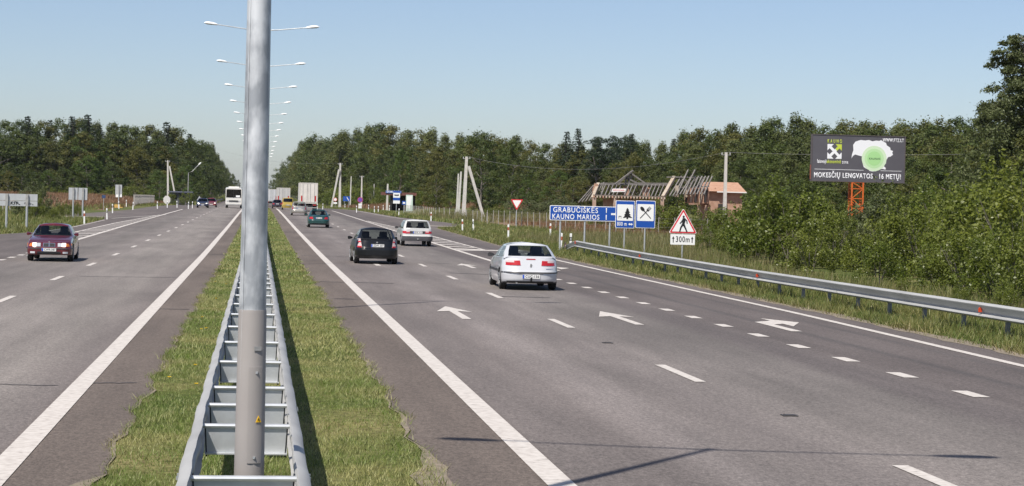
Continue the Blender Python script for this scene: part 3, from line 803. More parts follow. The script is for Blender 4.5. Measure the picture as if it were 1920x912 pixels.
sets_label = {'median_grass': 'mown grass strip along the median under the guardrail', 'verge_grass': 'rough grass verge between the right lanes and the bushes', 'dry_grass': 'tall dry grass behind the right guardrail and signs',
              'left_grass': 'rough grass on the left verge around the grey sign backs', 'field_grass': 'brown dry weeds covering the fields', 'far_grass': 'grass strips along the far road edges'}
def patch(n, xl, xr, y0, y1, hm, wm, lean=.4, p=1.0, clump=0):
    u = rng.uniform(0, 1, n) ** p; y = y0 + (y1 - y0) * u
    l = np.array([xl(q) for q in y]) if callable(xl) else xl
    r = np.array([xr(q) for q in y]) if callable(xr) else xr
    x = l + (r - l) * rng.uniform(0, 1, n)
    k = np.sin(x * 3.1 + np.sin(y * 1.3) * 2) * np.sin(y * 2.3 + x) * .35 + np.sin(y * .7 + x * 1.1) * .25 + 1
    return blades(x, y, hm * np.clip(k, .35, 1.8) * rng.uniform(.5, 1.4, n), wm * rng.uniform(.6, 1.3, n), lean)
gl = lambda q: LIN(q) - .02; gr = lambda q: RIN(q) - .02
grass('median_grass', gm_median,
      patch(70000, gl, gr, 14.5, 31, .038, .009, .9), patch(52000, gl, gr, 31, 62, .05, .016, .9), patch(30000, gl, gr, 62, 160, .065, .034, .8), patch(9000, gl, gr, 160, 320, .09, .08, .8),
      patch(4000, lambda q: RIN(q) - .3, lambda q: RIN(q) + .06, 15, 60, .075, .010, 1.1), patch(3000, lambda q: LIN(q) - .06, lambda q: LIN(q) + .28, 15, 60, .07, .010, 1.1),
      patch(2500, -.55, -.3, 14, 40, .12, .012, .7))
er = lambda q: float(np.interp(q, *REDGE)) + .05
grass('verge_grass', gm_verge,
      patch(34000, lambda q: er(q) + .25, lambda q: 16.8, 34, 70, .16, .022, .7), patch(22000, lambda q: er(q) + .15, lambda q: 18.5, 70, 112, .17, .035, .7),
      patch(24000, lambda q: 15.2, lambda q: 22, 34, 112, .28, .035, .5), patch(26000, er, lambda q: er(q) + 10, 112, 182, .16, .06, .7), patch(9000, lambda q: 18, lambda q: 34, 100, 185, .22, .07, .7))
grass('dry_grass', gm_dry, patch(6000, lambda q: 17.5, lambda q: 20, 40, 88, .40, .02, .4), patch(9000, lambda q: 17.5, lambda q: 24, 84, 135, .5, .022, .35), patch(16000, lambda q: 20.5 + .02 * q, lambda q: 44, 112, 152, .42, .05, .4), patch(9000, lambda q: 21, lambda q: 50, 205, 265, .7, .09, .35),
      patch(5000, lambda q: RIN(q) - .22, lambda q: RIN(q) + .07, 15, 70, .05, .010, 1.2), patch(3500, lambda q: LIN(q) - .05, lambda q: LIN(q) + .16, 15, 70, .05, .010, 1.2), patch(5000, lambda q: er(q) - .05, lambda q: er(q) + .5, 34, 112, .10, .025, .9), patch(6000, er, lambda q: er(q) + 2.5, 104, 172, .09, .06, .9))
el = lambda q: float(np.interp(q, *LEDGE)) - .05
grass('left_grass', gm_verge, patch(26000, lambda q: el(q) - 16, el, 104, 175, .24, .06, .6), patch(16000, lambda q: -60, lambda q: el(q) - 4, 130, 250, .35, .10, .5), patch(9000, lambda q: el(q) - 7, lambda q: el(q) - 3.2, 176, 300, .25, .12, .6))
grass('field_grass', gm_brown, patch(26000, lambda q: -85, lambda q: -18.5, 236, 474, .45, .14, .35), patch(14000, lambda q: 24.5 + .03 * (q - 150), lambda q: 62, 150, 232, .40, .10, .35), patch(9000, 19, 55, 336, 468, .5, .16, .35))
grass('far_grass', gm_verge, patch(12000, er, lambda q: er(q) + 3.5, 184, 420, .25, .12, .6), patch(6000, lambda q: el(q) - 4, el, 300, 470, .25, .14, .6), patch(7000, 11.3, 16, 420, 900, .4, .3, .5), patch(7000, -16, -10.9, 420, 900, .4, .3, .5))
# dandelions in the median
yel = pbr('dandelion yellow', (.75, .48, .01), .7)
fl = []
for u, vv in ((317, 722), (379, 604), (377, 628), (386, 626), (366, 698), (405, 568), (424, 540), (404, 535), (368, 735), (449, 467)):
    p = gp(u, vv); b = MB()
    b.tube([(0, 0, 0), (.01, 0, .10)], .004, 5, 1)
    for k in range(7):
        a = k * .9; b.add([(0, 0, .10), (.028 * math.cos(a), .028 * math.sin(a), .112), (.034 * math.cos(a + .4), .034 * math.sin(a + .4), .117), (.028 * math.cos(a + .8), .028 * math.sin(a + .8), .112)], [(0, 1, 2, 3)])
    o = b.obj('dandelion', [yel, gm_median], loc=p); tag(o, 'yellow dandelion flower in the grass left of the median guardrail', 'flower', 'dandelions in the median grass')

# ================================================================== STREET FURNITURE
# --- lamp posts on the median
lampm = pbr('lamp pole zinc', (.34, .36, .38), .50, .4, (.66, .68, .69), 8, 6, stretch=(1, 1, .5), lo=.4, hi=.62)
sleeve_m = pbr('grey painted sleeve', (.28, .258, .244), .55, 0, (.305, .284, .268), 2.5, 4)
warn_y = pbr('warning yellow', (.80, .47, .01), .5)
LH = 11.6
def lamp_post():
    r = thing('street_lamp', '', 'street lamp')
    b = MB(); n = 8
    prof = [(0, .108), (1.80, .097), (6, .074), (11.35, .048)]
    b.loft([[(rr * math.cos(2 * math.pi * (k + .5) / n), rr * math.sin(2 * math.pi * (k + .5) / n), z) for k in range(n)] for z, rr in prof])
    o = b.obj('pole', lampm, r, angle=60)
    s = MB(); s.bar((-.060, -.084, .3), (-.026, -.038, 11.2), .006, .006); s.obj('seam', lampm, o)
    b = MB(); n = 12
    b.loft([[(rr * math.cos(2 * math.pi * k / n), rr * math.sin(2 * math.pi * k / n), z) for k in range(n)] for z, rr in ((.02, .113), (1.785, .101), (1.80, .0985))])
    sl = b.obj('painted_sleeve', sleeve_m, r)
    d = MB()
    R = lambda z: .113 - (.113 - .101) * z / 1.78
    for zz0, zz1 in ((.72, 1.40),):
        d.loft([[((R(z) + .004) * math.sin(a), -(R(z) + .004) * math.cos(a), z) for a in np.linspace(.05, 1.0, 9)] + [((R(z) - .004) * math.sin(a), -(R(z) - .004) * math.cos(a), z) for a in np.linspace(1.0, .05, 9)] for z in (zz0, zz1)])
    dd = d.obj('service_door', sleeve_m, r)
    q = MB()
    for z, a in ((1.36, .58), (.76, .50)): q.box(((R(z) + .006) * math.sin(a), -(R(z) + .006) * math.cos(a), z), (.016, .012, .016))
    q.obj('screw', galv, dd)
    q = MB(); a = .74; z = 1.03; q.plate([(-.022, -.02), (.022, -.02), (0, .026)], -.004, .004); w = q.obj('warning_sticker', warn_y, r, loc=((R(z) + .006) * math.sin(a), -(R(z) + .004) * math.cos(a), z)); w.rotation_euler = (0, 0, a)
    q = MB(); q.bar((.002, -.003, .008), (-.004, -.003, 0), .003, .005); q.bar((-.004, -.003, 0), (.003, -.003, -.009), .003, .005); q.obj('lightning_mark', black, w, loc=(0, -.004, 0))
    q = MB(); a = .62; z = 1.53; q.box((0, 0, 0), (.055, .005, .03)); q.obj('rating_plate', galv_dull, r, loc=((R(z) + .003) * math.sin(a), -(R(z) + .003) * math.cos(a), z)).rotation_euler = (0, 0, a)
    b = MB(); b.tube([(0, 0, 11.3), (0, 0, 11.42)], .06, 10); b.obj('top_cap', galv, r)
    for sg in (-1, 1):
        b = MB(); b.tube([(0, 0, 11.30), (sg * .8, 0, 11.36), (sg * 2.45, 0, 11.55)], [.032, .028, .024], 8); b.obj('arm', galv, r)
        b = MB(); rings = []
        for t, hw_, up_, dn in ((0, .035, .03, .03), (.10, .075, .06, .05), (.35, .12, .095, .055), (.65, .13, .10, .06), (.88, .095, .07, .045), (1, .03, .02, .02)):
            x = sg * (2.30 + t * .72); zc = 11.535 + .07 * t
            rings.append([(x, hw_ * math.cos(p), zc + (up_ if math.sin(p) > 0 else dn) * math.sin(p)) for p in np.linspace(0, 2 * math.pi, 12, endpoint=False)])
        b.loft(rings); h = b.obj('lamp_head', lamp_white, r)
        b = MB(); b.loft([[(sg * (2.30 + t * .72), hw_ * math.cos(p), 11.48 + .07 * t + .01 * math.sin(p)) for p in np.linspace(0, 2 * math.pi, 12, endpoint=False)] for t, hw_ in ((.4, .02), (.45, .09), (.8, .08), (.86, .02))])
        b.obj('lamp_lens', glass, h)
    return r
proto = lamp_post()
lamp_y = [13.9] + [103.8 + 30.0 * k for k in (-2, -1)] + [103.8 + 30.0 * k for k in range(0, 13)]
ORD = ['', 'first', 'second', 'third', 'fourth', 'fifth', 'sixth', 'seventh', 'eighth', 'ninth', 'tenth', 'eleventh', 'twelfth', 'thirteenth', 'fourteenth', 'fifteenth', 'sixteenth']
for i, y in enumerate(lamp_y):
    o = proto if i == 0 else dup(proto)
    o.rotation_euler = (0, 0, 0)
    o.location = (-.027 if i == 0 else -.04, y, zs(y))
    if i == 0: o.rotation_euler = (0, 0, rad(-12)); tag(o, 'huge close galvanised lamp post with grey painted lower sleeve, standing inside the guardrail', 'street lamp', 'two-armed lamp posts along the median')
    else:
        vis = i - 2
        tag(o, ('lamp post hidden behind the close pole, %s of two' % ('nearer' if i == 1 else 'farther')) if i < 3 else
            'two-armed lamp post on the median with the %s highest pair of lamp heads' % ORD[vis], 'street lamp', 'two-armed lamp posts along the median')

# --- W-beam guardrails
def wsec(side):
    P = [(0, .165), (.03, .155), (.075, .125), (.083, .095), (.075, .068), (.012, .028), (.004, 0), (.012, -.028), (.075, -.068), (.083, -.095), (.075, -.125), (.03, -.155), (0, -.165)]
    return [(side * x, z) for x, z in P]
def rail(name, x0, y0, y1, side, zc, parent, mat, wav=0.0, step=.5, endfn=None, sec=None):
    b = MB(); sec = [(side * x, z) for x, z in sec] if sec else wsec(side); ys = list(np.arange(y0, y1, step)) + [y1]; rings = []
    for y in ys:
        xx = (x0(y) if callable(x0) else x0) + wav * (math.sin(y * 2.1) + .7 * math.sin(y * 5.3 + 1)) ; dz = zs(y) + (endfn(y) if endfn else 0)
        rings.append([(xx + px, y, dz + zc + pz) for px, pz in sec] + [(xx + px - side * .006, y, dz + zc + pz) for px, pz in sec[::-1]])
    b.loft(rings, True, True); return b.obj(name, mat, parent, angle=50)
gm = thing('median_guardrail', 'double-sided galvanised guardrail ladder running down the grassy median', 'guardrail', (-.06, 0, 0))
railm = pbr('rail zinc', (.34, .335, .32), .55, .2, (.44, .435, .415), 3, 5, stretch=(1, .3, 1))
rail('rail', -.36, 8, 300, -1, .60, gm, railm, .006, .35); rail('rail', .36, 8, 300, 1, .60, gm, railm, .003, .35)
sp_y = [10.2, 13.1, 16.1, 17.7, 19.3, 22.3, 25.3, 28.3, 31.3, 34.3, 37.3, 40.3, 42.6, 44.9, 47.9] + [50.9 + 3.0 * k for k in range(20)]
web = MB(); web.box((0, 0, .60), (.67, .008, .21)); web.tube([(-.352, -.012, .715), (.352, -.012, .715)], .020, 8); web.bar((-.335, -.035, .490), (.335, -.035, .490), .07, .010); 
for sx in (-.16, .16): web.tube([(sx * .25, -.03, .60), (sx * .25, -.005, .60)], .016, 6)
wme = web.mesh('spacer beam', pbr('spacer zinc', (.50, .52, .53), .38, .55, (.62, .64, .65), 5, 4))
pst = MB(); pst.loft([[(px, py, z) for px, py in ((-.06, -.03), (-.06, .03), (.06, .03), (.06, -.03), (.052, -.03), (.052, .022), (-.052, .022), (-.052, -.03))] for z in (-.2, .50)])
pme = pst.mesh('guardrail post', galv_dull)
bme = []
for sx in (-1, 1): brk = MB(); brk.bar((sx * .32, -.02, .46), (sx * .337, -.02, .74), .012, .07); bme.append(brk.mesh('rail bracket', black))
for i, y in enumerate(sp_y):
    z = zs(y)
    part('spacer_beam', wme, gm, (0, y, z)); [part('rail_bracket', q, gm, (0, y + .05, z)) for q in bme]
    if i not in (3,): part('post', pme, gm, (0 if abs(y - 14.3) > 3.5 else .0, y + .06, z))
lap = MB()
for y in np.arange(9, 60, 4.3):
    for sd, xx in ((-1, -.36), (1, .36)):
        for zz in (.695, .505):
            for dy in (-.08, .08): lap.box((xx + sd * .083, y + dy, zs(y) + zz), (.016, .022, .022))
o = lap.obj('splice_bolts', galv, gm); o['kind'] = 'stuff'

grr = thing('roadside_guardrail', 'long steel guardrail along the right verge with sloping red-marked end', 'guardrail', (0, 0, 0))
railm2 = pbr('roadside rail zinc', (.31, .31, .30), .6, .05, (.40, .40, .385), 2.2, 5, stretch=(1, .3, 1))
RX = lambda y: float(np.interp(y, [20, 42, 60, 75, 103], [15.75, 15.5, 15.35, 15.6, 16.35]))
endf = lambda y: -.42 * max(0, (y - 99.0) / 4.5)
RSEC = [(-.02, .165), (.07, .152), (.112, .128), (.112, .105), (.0, -.03), (.0, -.055), (.02, -.068), (.10, -.092), (.112, -.115), (.09, -.148), (.02, -.165)]
rail('rail', RX, 22, 103.5, -1, .535, grr, railm2, .004, .8, endf, RSEC)
pr = MB(); pr.loft([[(px, py, z) for px, py in ((-.03, -.05), (.05, -.05), (.05, .05), (-.03, .05))] for z in (-.3, .64)])
prm = pr.mesh('rail post', pbr('rail post steel', (.20, .205, .21), .5, .5, (.27, .27, .27), 4))
for y in np.arange(24.1, 99.5, 2.5): part('post', prm, grr, (RX(y) + .09, y, zs(y)))
refl = MB(); refl.plate([(-.04, -.05), (.04, -.05), (.04, .03), (0, .06), (-.04, .03)], -.04, .03)
rme = refl.mesh('reflector', pbr('reflector red', (.50, .06, .018), .4))
for u, vv in ((1845, 590), (1425, 520), (1203, 484)):
    # find the distance along the rail that lands on this column
    best = min(np.arange(25, 103, .1), key=lambda y: abs((RX(y) / y) - (ray(u, vv).x)))
    part('reflector', rme, grr, (RX(best) - .09, best, zs(best) + .55))
em = MB(); em.box((0, 0, .20), (.04, .35, .3), rot=Matrix.Rotation(rad(-24), 3, 'X')); em.obj('red_end_marker', pbr('end marker', (.45, .10, .06), .6, 0, (.35, .33, .32), 9, 1), grr, (RX(102.8) - .12, 102.4, zs(102) + .12))
em = MB(); em.box((0, 0, 0), (.03, .25, .14)); em.obj('red_end_marker', MATS['reflector red'], grr, (RX(98.5) - .11, 98.5, zs(98) + .62))

# --- road signs. Each one is built facing -y; origin at the foot of the sign
def rrect(w, h, r, n=4, cx=0, cz=0):
    P = []
    for sx, sz, a0 in ((1, -1, -90), (1, 1, 0), (-1, 1, 90), (-1, -1, 180)):
        for k in range(n + 1):
            a = rad(a0 + 90 * k / n); P.append((cx + sx * (w / 2 - r) + r * math.cos(a), cz + sz * (h / 2 - r) + r * math.sin(a)))
    return P
def post(parent, x, z, r=.045, y=.05):
    b = MB(); b.tube([(x, y, -.4), (x, y, z)], r, 8); b.obj('post', post_steel, parent)
def flat(name, out, y, mat, parent, t=.004):
    b = MB(); b.plate(out, y, t); return b.obj(name, mat, parent, smooth=False)
def place_sign(u, vfoot, Y): 
    p = at(u, vfoot, Y); return (p.x, Y, zs(Y) + rise(p.x, Y))
def px(u, v, Y, base):
    p = at(u, v, Y); return p.x - base[0], p.z - base[2]

# long blue direction sign
Y = 101.5; base = place_sign(1093, 470, Y)
x0, zt_ = px(1031, 385, Y, base); x1, zb_ = px(1158, 415, Y, base)
w_, h_ = x1 - x0, (at(1031, 385, Y) - at(1031, 413, Y)).z
cz = px(1093, 400.5, Y, base)[1]; cx = (x0 + x1) / 2
t = thing('direction_sign', 'long blue direction sign with two lines of white place names on three posts', 'road sign', base)
flat('panel', rrect(w_, h_, .07, 4, cx, cz), 0, sign_white, t, .03); flat('blue_field', rrect(w_ - .07, h_ - .07, .05, 4, cx, cz), -.006, sign_blue, t)
text('lettering', 'GRABUČIŠKĖS', .385, sign_white, t, (x0 + 1.38, -.008, cz + .150), 2.40, .009); text('lettering', 'KAUNO MARIOS', .38, sign_white, t, (x0 + 1.40, -.008, cz - .205), 2.52, .009)
for dz in (.165, -.20): text('lettering', '1', .36, sign_white, t, (x0 + 3.03, -.008, cz + dz), None, .016)
flat('arrow_stub', [(x1 - .36, cz - .05), (x1 - .10, cz - .05), (x1 - .10, cz + .05), (x1 - .36, cz + .05)], -.010, sign_white, t)
for u in (1051, 1097, 1144): post(t, px(u, 420, Y, base)[0], cz + h_ / 2 - .05, .05, .08)
# spruce pictogram sign
def service_sign(u0, u1, vt, vb, vfoot, Y, label):
    base = place_sign((u0 + u1) / 2, vfoot, Y); a = px(u0, vt, Y, base); c = px(u1, vb, Y, base)
    w, h = c[0] - a[0], a[1] - c[1]; czz = (a[1] + c[1]) / 2
    t = thing('service_sign', label, 'road sign', base)
    flat('panel', rrect(w, h, .06, 4, 0, czz), 0, sign_white, t, .03); flat('blue_field', rrect(w - .055, h - .055, .045, 4, 0, czz), -.006, sign_blue, t)
    flat('white_square', rrect(w * .84, w * .84, .04, 3, 0, czz + h * .065), -.011, sign_white, t)
    post(t, 0, czz + h / 2 - .05, .042)
    return t, w, h, czz
t, w, h, czz = service_sign(1153, 1187.5, 376, 428.5, 470, 100.5, 'tall blue sign with black spruce tree in a white square and 800 m')
sc_ = w
z0 = czz + h * .065 - .33 * w
out = [(-.05, 0), (-.04, .08), (-.22, .05), (-.12, .20), (-.17, .20), (-.08, .33), (-.13, .34), (-.05, .46), (-.08, .47), (.0, .62), (.08, .47), (.05, .46), (.13, .36), (.07, .33), (.17, .22), (.11, .20), (.26, .06), (.04, .08), (.05, 0)]
flat('spruce_pictogram', [((x * 1.05 + .12) * w, z0 + z * .95 * w) for x, z in out], -.016, black, t)
bb = MB(); bb.plate([(-.34 * w, z0 + .12 * w), (-.19 * w, z0 + .12 * w), (-.19 * w, z0 + .15 * w), (-.34 * w, z0 + .15 * w)], -.016, .004); bb.bar((-.31 * w, -.014, z0 + .12 * w), (-.33 * w, -.014, z0 + .02 * w), .02, .004); bb.bar((-.22 * w, -.014, z0 + .12 * w), (-.20 * w, -.014, z0 + .02 * w), .02, .004)
bb.obj('bench_pictogram', black, t, smooth=False)
text('lettering', '800 m', .29, sign_white, t, (-.15 * w, -.010, czz - h / 2 + .21), .50 * w, .010)
zq = czz - h / 2 + .21; flat('arrow', [(.18 * w, zq), (.26 * w, zq + .07), (.26 * w, zq + .03), (.34 * w, zq + .03), (.34 * w, zq + .07), (.42 * w, zq), (.34 * w, zq - .07), (.34 * w, zq - .03), (.26 * w, zq - .03), (.26 * w, zq - .07)], -.010, sign_white, t)
# fork and spoon sign
t, w, h, czz = service_sign(1190.5, 1226, 376, 428.5, 480, 96.5, 'tall blue sign with crossed black spoon and fork in a white square')
zc = czz + h * .065
def rot(P, a, cx=0, cz=0): return [(cx + x * math.cos(a) - z * math.sin(a), cz + x * math.sin(a) + z * math.cos(a)) for x, z in P]
bb = MB()
sp = [(-.022, -.40), (.022, -.40), (.022, .10)] + [(.085 * math.cos(a), .24 + .14 * math.sin(a)) for a in np.linspace(-1.2, 1.2 + math.pi, 14)] + [(-.022, .10)]
bb.plate(rot([(x * w, z * w) for x, z in sp], rad(43), 0, zc), -.016, .004); bb.obj('spoon_pictogram', black, t, smooth=False)
bb = MB()
bb.plate(rot([(x * w, z * w) for x, z in [(-.02, -.40), (.02, -.40), (.02, .10), (.07, .15), (.07, .20), (-.07, .20), (-.07, .15), (-.02, .10)]], rad(-43), 0, zc), -.0165, .004)
for k in (-.06, -.02, .02, .06): bb.plate(rot([((k + dx) * w, z * w) for dx, z in ((-.009, .20), (.009, .20), (.009, .36), (-.009, .36))], rad(-43), 0, zc), -.0165, .004)
bb.obj('fork_pictogram', black, t, smooth=False)
# pedestrian warning sign with distance plate
Y = 89.0; base = place_sign(1279, 490, Y)
a = px(1280, 390, Y, base); c = px(1254, 437.5, Y, base); d_ = px(1306, 437.5, Y, base)
t = thing('warning_sign', 'white red-edged warning triangle with a walking man above a 300 m plate', 'road sign', base)
def rtri(cx, cz, s, r, n=5, inv=False):
    P = []
    hgt = s * .866
    for k, (vx, vz, a0) in enumerate(((-s / 2 + r * 1.732, -hgt / 3 + r, 150), (s / 2 - r * 1.732, -hgt / 3 + r, 270), (0, hgt * 2 / 3 - 2 * r, 30))):
        for j in range(n + 1):
            an = rad(a0 + 120 * j / n); P.append((cx + vx + r * math.cos(an), (cz + (vz + r * math.sin(an)) * (-1 if inv else 1))))
    return P
S_ = (d_[0] - c[0]) * 1.03; czt = c[1] + S_ * .866 / 3
flat('panel', rtri(0, czt, S_, .05), 0, sign_white, t, .03); flat('red_border', rtri(0, czt, S_ - .06, .045), -.006, sign_red, t); flat('white_field', rtri(0, czt, S_ - .30, .02), -.011, sign_white, t)
k = S_ / 1.3; zf = czt - .27 * k
bb = MB(); yq = -.016
bb.plate([(.015 * k + .05 * k * math.cos(q), zf + .64 * k + .055 * k * math.sin(q)) for q in np.linspace(0, 6.283, 14, endpoint=False)], yq, .004)
def limb(P, ws):
    n = len(P); L = []; R = []
    for i, (x, z) in enumerate(P):
        p, q = P[max(i - 1, 0)], P[min(i + 1, n - 1)]; dx, dz = q[0] - p[0], q[1] - p[1]; l = math.hypot(dx, dz)
        L.append((x * k - dz / l * ws[i] * k, zf + (z) * k + dx / l * ws[i] * k)); R.append((x * k + dz / l * ws[i] * k, zf + z * k - dx / l * ws[i] * k))
    bb.plate(L + R[::-1], yq, .004)
limb([(.02, .58), (.03, .45), (.0, .27)], [.055, .07, .055])
yq = -.0165; limb([(-.01, .30), (-.10, .16), (-.15, -.03)], [.05, .035, .028])
yq = -.017; limb([(.02, .30), (.10, .14), (.185, -.04)], [.05, .035, .028])
yq = -.0175; limb([(.06, .55), (.16, .46), (.18, .33)], [.035, .028, .022])
yq = -.018; limb([(.0, .53), (-.07, .42), (-.15, .33)], [.035, .028, .022])
bb.obj('walking_man_pictogram', black, t, smooth=False)
pw = px(1305, 440, Y, base)[0] - px(1259, 440, Y, base)[0]; zp = px(1281, 449.5, Y, base)[1]; ph = px(1281, 440, Y, base)[1] - px(1281, 459.5, Y, base)[1]
pl = flat('distance_plate', rrect(pw, ph, .03, 3, 0, zp), 0, sign_white, t, .03)
text('lettering', '300m', .38, black, t, (0, -.004, zp), pw * .56, .006)
for sx in (-1, 1): flat('arrow', [(sx * pw * .385 + q * 1.0, zp + z) for q, z in ((-.02, -.15), (.02, -.15), (.02, .03), (.06, .03), (0, .15), (-.06, .03), (-.02, .03))], -.004, black, t)
post(t, 0, czt + S_ * .4, .04)
# give-way sign
Y = 178.0; base = place_sign(968, 425, Y); c0 = px(957.5, 375, Y, base)[0]; c1 = px(980, 375, Y, base)[0]; S_ = (c1 - c0) * 1.05
zt_ = px(968, 374, Y, base)[1]; czt = zt_ - S_ * .866 / 3
t = thing('give_way_sign', 'white upside-down triangle sign with red edge on a thin post', 'road sign', base)
flat('panel', rtri(0, czt, S_, .05, inv=True), 0, sign_red, t, .03); flat('white_field', rtri(0, czt, S_ - .34, .03, inv=True), -.006, sign_white, t); post(t, 0, czt, .04)
# --- far right: bus stop and signs
Y = 300
def small(u, vt, vb, vfoot, w, Y, name, label, cat='road sign'):
    base = place_sign(u, vfoot, Y); return thing(name, label, cat, base), px(u, vt, Y, base)[1], px(u, vb, Y, base)[1]
t, za, zb = small(743, 358, 382, 395, 1, 285, 'bus_stop_sign', 'blue and white bus stop sign with a black bus on a post before the shelter')
flat('panel', rrect(1.0, za - zb, .05, 3, 0, (za + zb) / 2), 0, sign_white, t, .03)
hh = za - zb
for f0, f1 in ((.84, 1), (.24, .46)): flat('blue_band', [(-.5, zb + hh * f0), (.5, zb + hh * f0), (.5, zb + hh * f1), (-.5, zb + hh * f1)], -.006, sign_blue, t)
flat('bus_pictogram', rrect(.66, .26, .06, 3, 0, zb + hh * .66), -.007, black, t); flat('bus_windows', [(-.26, zb + hh * .67), (.26, zb + hh * .67), (.26, zb + hh * .70), (-.26, zb + hh * .70)], -.012, sign_white, t)
post(t, 0, za, .05)
t, za, zb = small(757, 377, 384, 398, 1, 270, 'information_sign', 'small blue square sign on a thin post right of the bus stop sign')
flat('panel', rrect(.56, za - zb, .03, 3, 0, (za + zb) / 2), 0, sign_blue, t, .03); flat('white_mark', [(-.16, zb + .12), (.16, zb + .12), (.16, za - .16), (-.16, za - .16)], -.006, sign_white, t); post(t, 0, za, .035)
t, za, zb = small(675, 370, 381, 390, 1, 330, 'no_parking_sign', 'round violet and red no-parking sign with a white plate beneath')
rr_ = .46; zc = (za + zb) / 2 + .05
flat('panel', [(rr_ * math.cos(q), zc + rr_ * math.sin(q)) for q in np.linspace(0, 6.283, 20, endpoint=False)], 0, pbr('sign red faded', (.42, .06, .16), .5), t, .03)
flat('blue_disc', [(rr_ * .76 * math.cos(q), zc + rr_ * .76 * math.sin(q)) for q in np.linspace(0, 6.283, 20, endpoint=False)], -.006, pbr('sign violet', (.16, .07, .36), .5), t)
for z in (zb - .28, zb - .72): flat('plate', rrect(.56, .38, .02, 2, 0, z), 0, sign_white, t, .02)
post(t, 0, zc, .04)
t, za, zb = small(649.5, 368.5, 377.5, 386, 1, 380, 'lane_sign', 'blue rectangular lane-merge sign left of the no-parking sign')
w_ = 1.35; flat('panel', rrect(w_, za - zb, .03, 3, 0, (za + zb) / 2), 0, sign_blue, t, .03)
bb = MB(); bb.bar((-.42, -.006, zb + .12), (-.42, -.006, za - .12), .006, .10); bb.bar((.42, -.006, zb + .12), (.05, -.006, za - .15), .006, .12); bb.bar((.05, -.012, za - .15), (.05, -.012, za - .12 - .45), .006, .10); bb.obj('white_arrows', sign_white, t, smooth=False)
post(t, -.4, za, .04); post(t, .4, za, .04)
t, za, zb = small(628.5, 371, 378, 386, 1, 380, 'speed_sign', 'round white sign with red rim and small plate beside the leaning strut')
zc = (za + zb) / 2
flat('panel', [(.36 * math.cos(q), zc + .36 * math.sin(q)) for q in np.linspace(0, 6.283, 20, endpoint=False)], 0, sign_red, t, .03); flat('white_disc', [(.27 * math.cos(q), zc + .27 * math.sin(q)) for q in np.linspace(0, 6.283, 20, endpoint=False)], -.006, sign_white, t)
flat('plate', rrect(.72, .34, .02, 2, 0, zc - .68), 0, sign_white, t, .02); post(t, 0, zc, .04)
# bus shelter
Y = 318; base = place_sign(752, 395, Y); t = thing('bus_shelter', 'dark bus shelter with a long flat brown roof and a blue name board', 'bus shelter', base)
xa = px(716, 362, Y, base)[0]; xb = px(781, 362, Y, base)[0]; zr_ = px(740, 361, Y, base)[1]; zrb = px(740, 366.5, Y, base)[1]
wood = pbr('shelter brown', (.12, .045, .035), .8, 0, (.16, .065, .05), 3)
b = MB(); b.box(((xa + xb) / 2, 1.2, (zr_ + zrb) / 2), (xb - xa, 3.0, zr_ - zrb)); b.obj('roof', wood, t, smooth=False)
dkw = pbr('shelter wall', (.035, .032, .03), .9)
b = MB(); b.box(((xa + xb) / 2 + .8, 2.5, zrb / 2 - .01), ((xb - xa) * .72, .12, zrb - .02)); b.obj('back_wall', dkw, t, smooth=False)
for x in (xa + 1.6, xb - .6):
    b = MB(); b.box((x, 1.3, zrb / 2 - .012), (.14, 2.2, zrb - .03)); b.obj('side_wall', dkw, t, smooth=False)
b = MB(); b.box(((xa + xb) / 2 + .6, 2.1, .45), (2.4, .4, .07)); b.obj('bench', wood, t, smooth=False)
nx0, nz0 = px(723, 357.5, Y, base); nx1, nz1 = px(752, 363, Y, base)
nb = flat('name_board', [(nx0, nz1), (nx1, nz1), (nx1, nz0), (nx0, nz0)], -.42, pbr('board blue', (.10, .17, .42), .5), t, .06)
text('lettering', 'GRABUČIŠKĖS', .40, sign_white, t, ((nx0 + nx1) / 2, -.426, (nz0 + nz1) / 2), (nx1 - nx0) * .86)
t = thing('timetable_board', 'pale green and white board standing in front of the bus shelter', 'board', place_sign(767, 395, 300))
b = MB(); b.box((0, 0, 1.35), (1.05, .16, 2.5)); b.obj('panel', pbr('pale board', (.55, .66, .58), .5), t, smooth=False); flat('poster', [(-.4, .5), (.1, .5), (.42, 2.4), (-.4, 2.4)], -.086, sign_white, t)
for sx in (-.4, .4): b = MB(); b.box((sx, 0, .05), (.1, .1, .3)); b.obj('foot', galv_dull, t, smooth=False)

# --- signs seen from behind on the left
def back_sign(u0, u1, vt, vb, ufeet, vfoot, Y, label, ribs=(), split=None, name='sign_back'):
    base = place_sign((u0 + u1) / 2, vfoot, Y); a = px(u0, vt, Y, base); c = px(u1, vb, Y, base); t = thing(name, label, 'road sign', base)
    if split is None: panels = [(a[0], c[0], c[1], a[1])]
    elif split == 'v': m = (a[0] + c[0]) / 2; panels = [(a[0], m - .03, c[1], a[1]), (m + .03, c[0], c[1], a[1])]
    else: m = (a[1] + c[1]) / 2 - .05; panels = [(a[0], c[0], c[1], m - .012), (a[0], c[0], m + .012, a[1])]
    for q in panels: flat('panel', [(q[0], q[2]), (q[1], q[2]), (q[1], q[3]), (q[0], q[3])], 0, sign_back, t, .03)
    for u in ufeet:
        x = px(u, 400, Y, base)[0]; b = MB(); b.tube([(x, -.07, -.3), (x, -.07, c[1])], .075, 10); b.obj('post', post_steel, t)
        b = MB(); b.box((x, -.07, (a[1] + c[1]) / 2), (.17, .12, a[1] - c[1])); b.obj('stiffener', galv_dull if name != 'x' else black, t, smooth=False)
    return t, a, c
dk = pbr('shaded steel', (.10, .105, .11), .6)
t, a, c = back_sign(-22, 70, 362.5, 387.5, (12.5, 50.5), 430, 128, 'big grey sign back with black graffiti at the left edge', split='h')
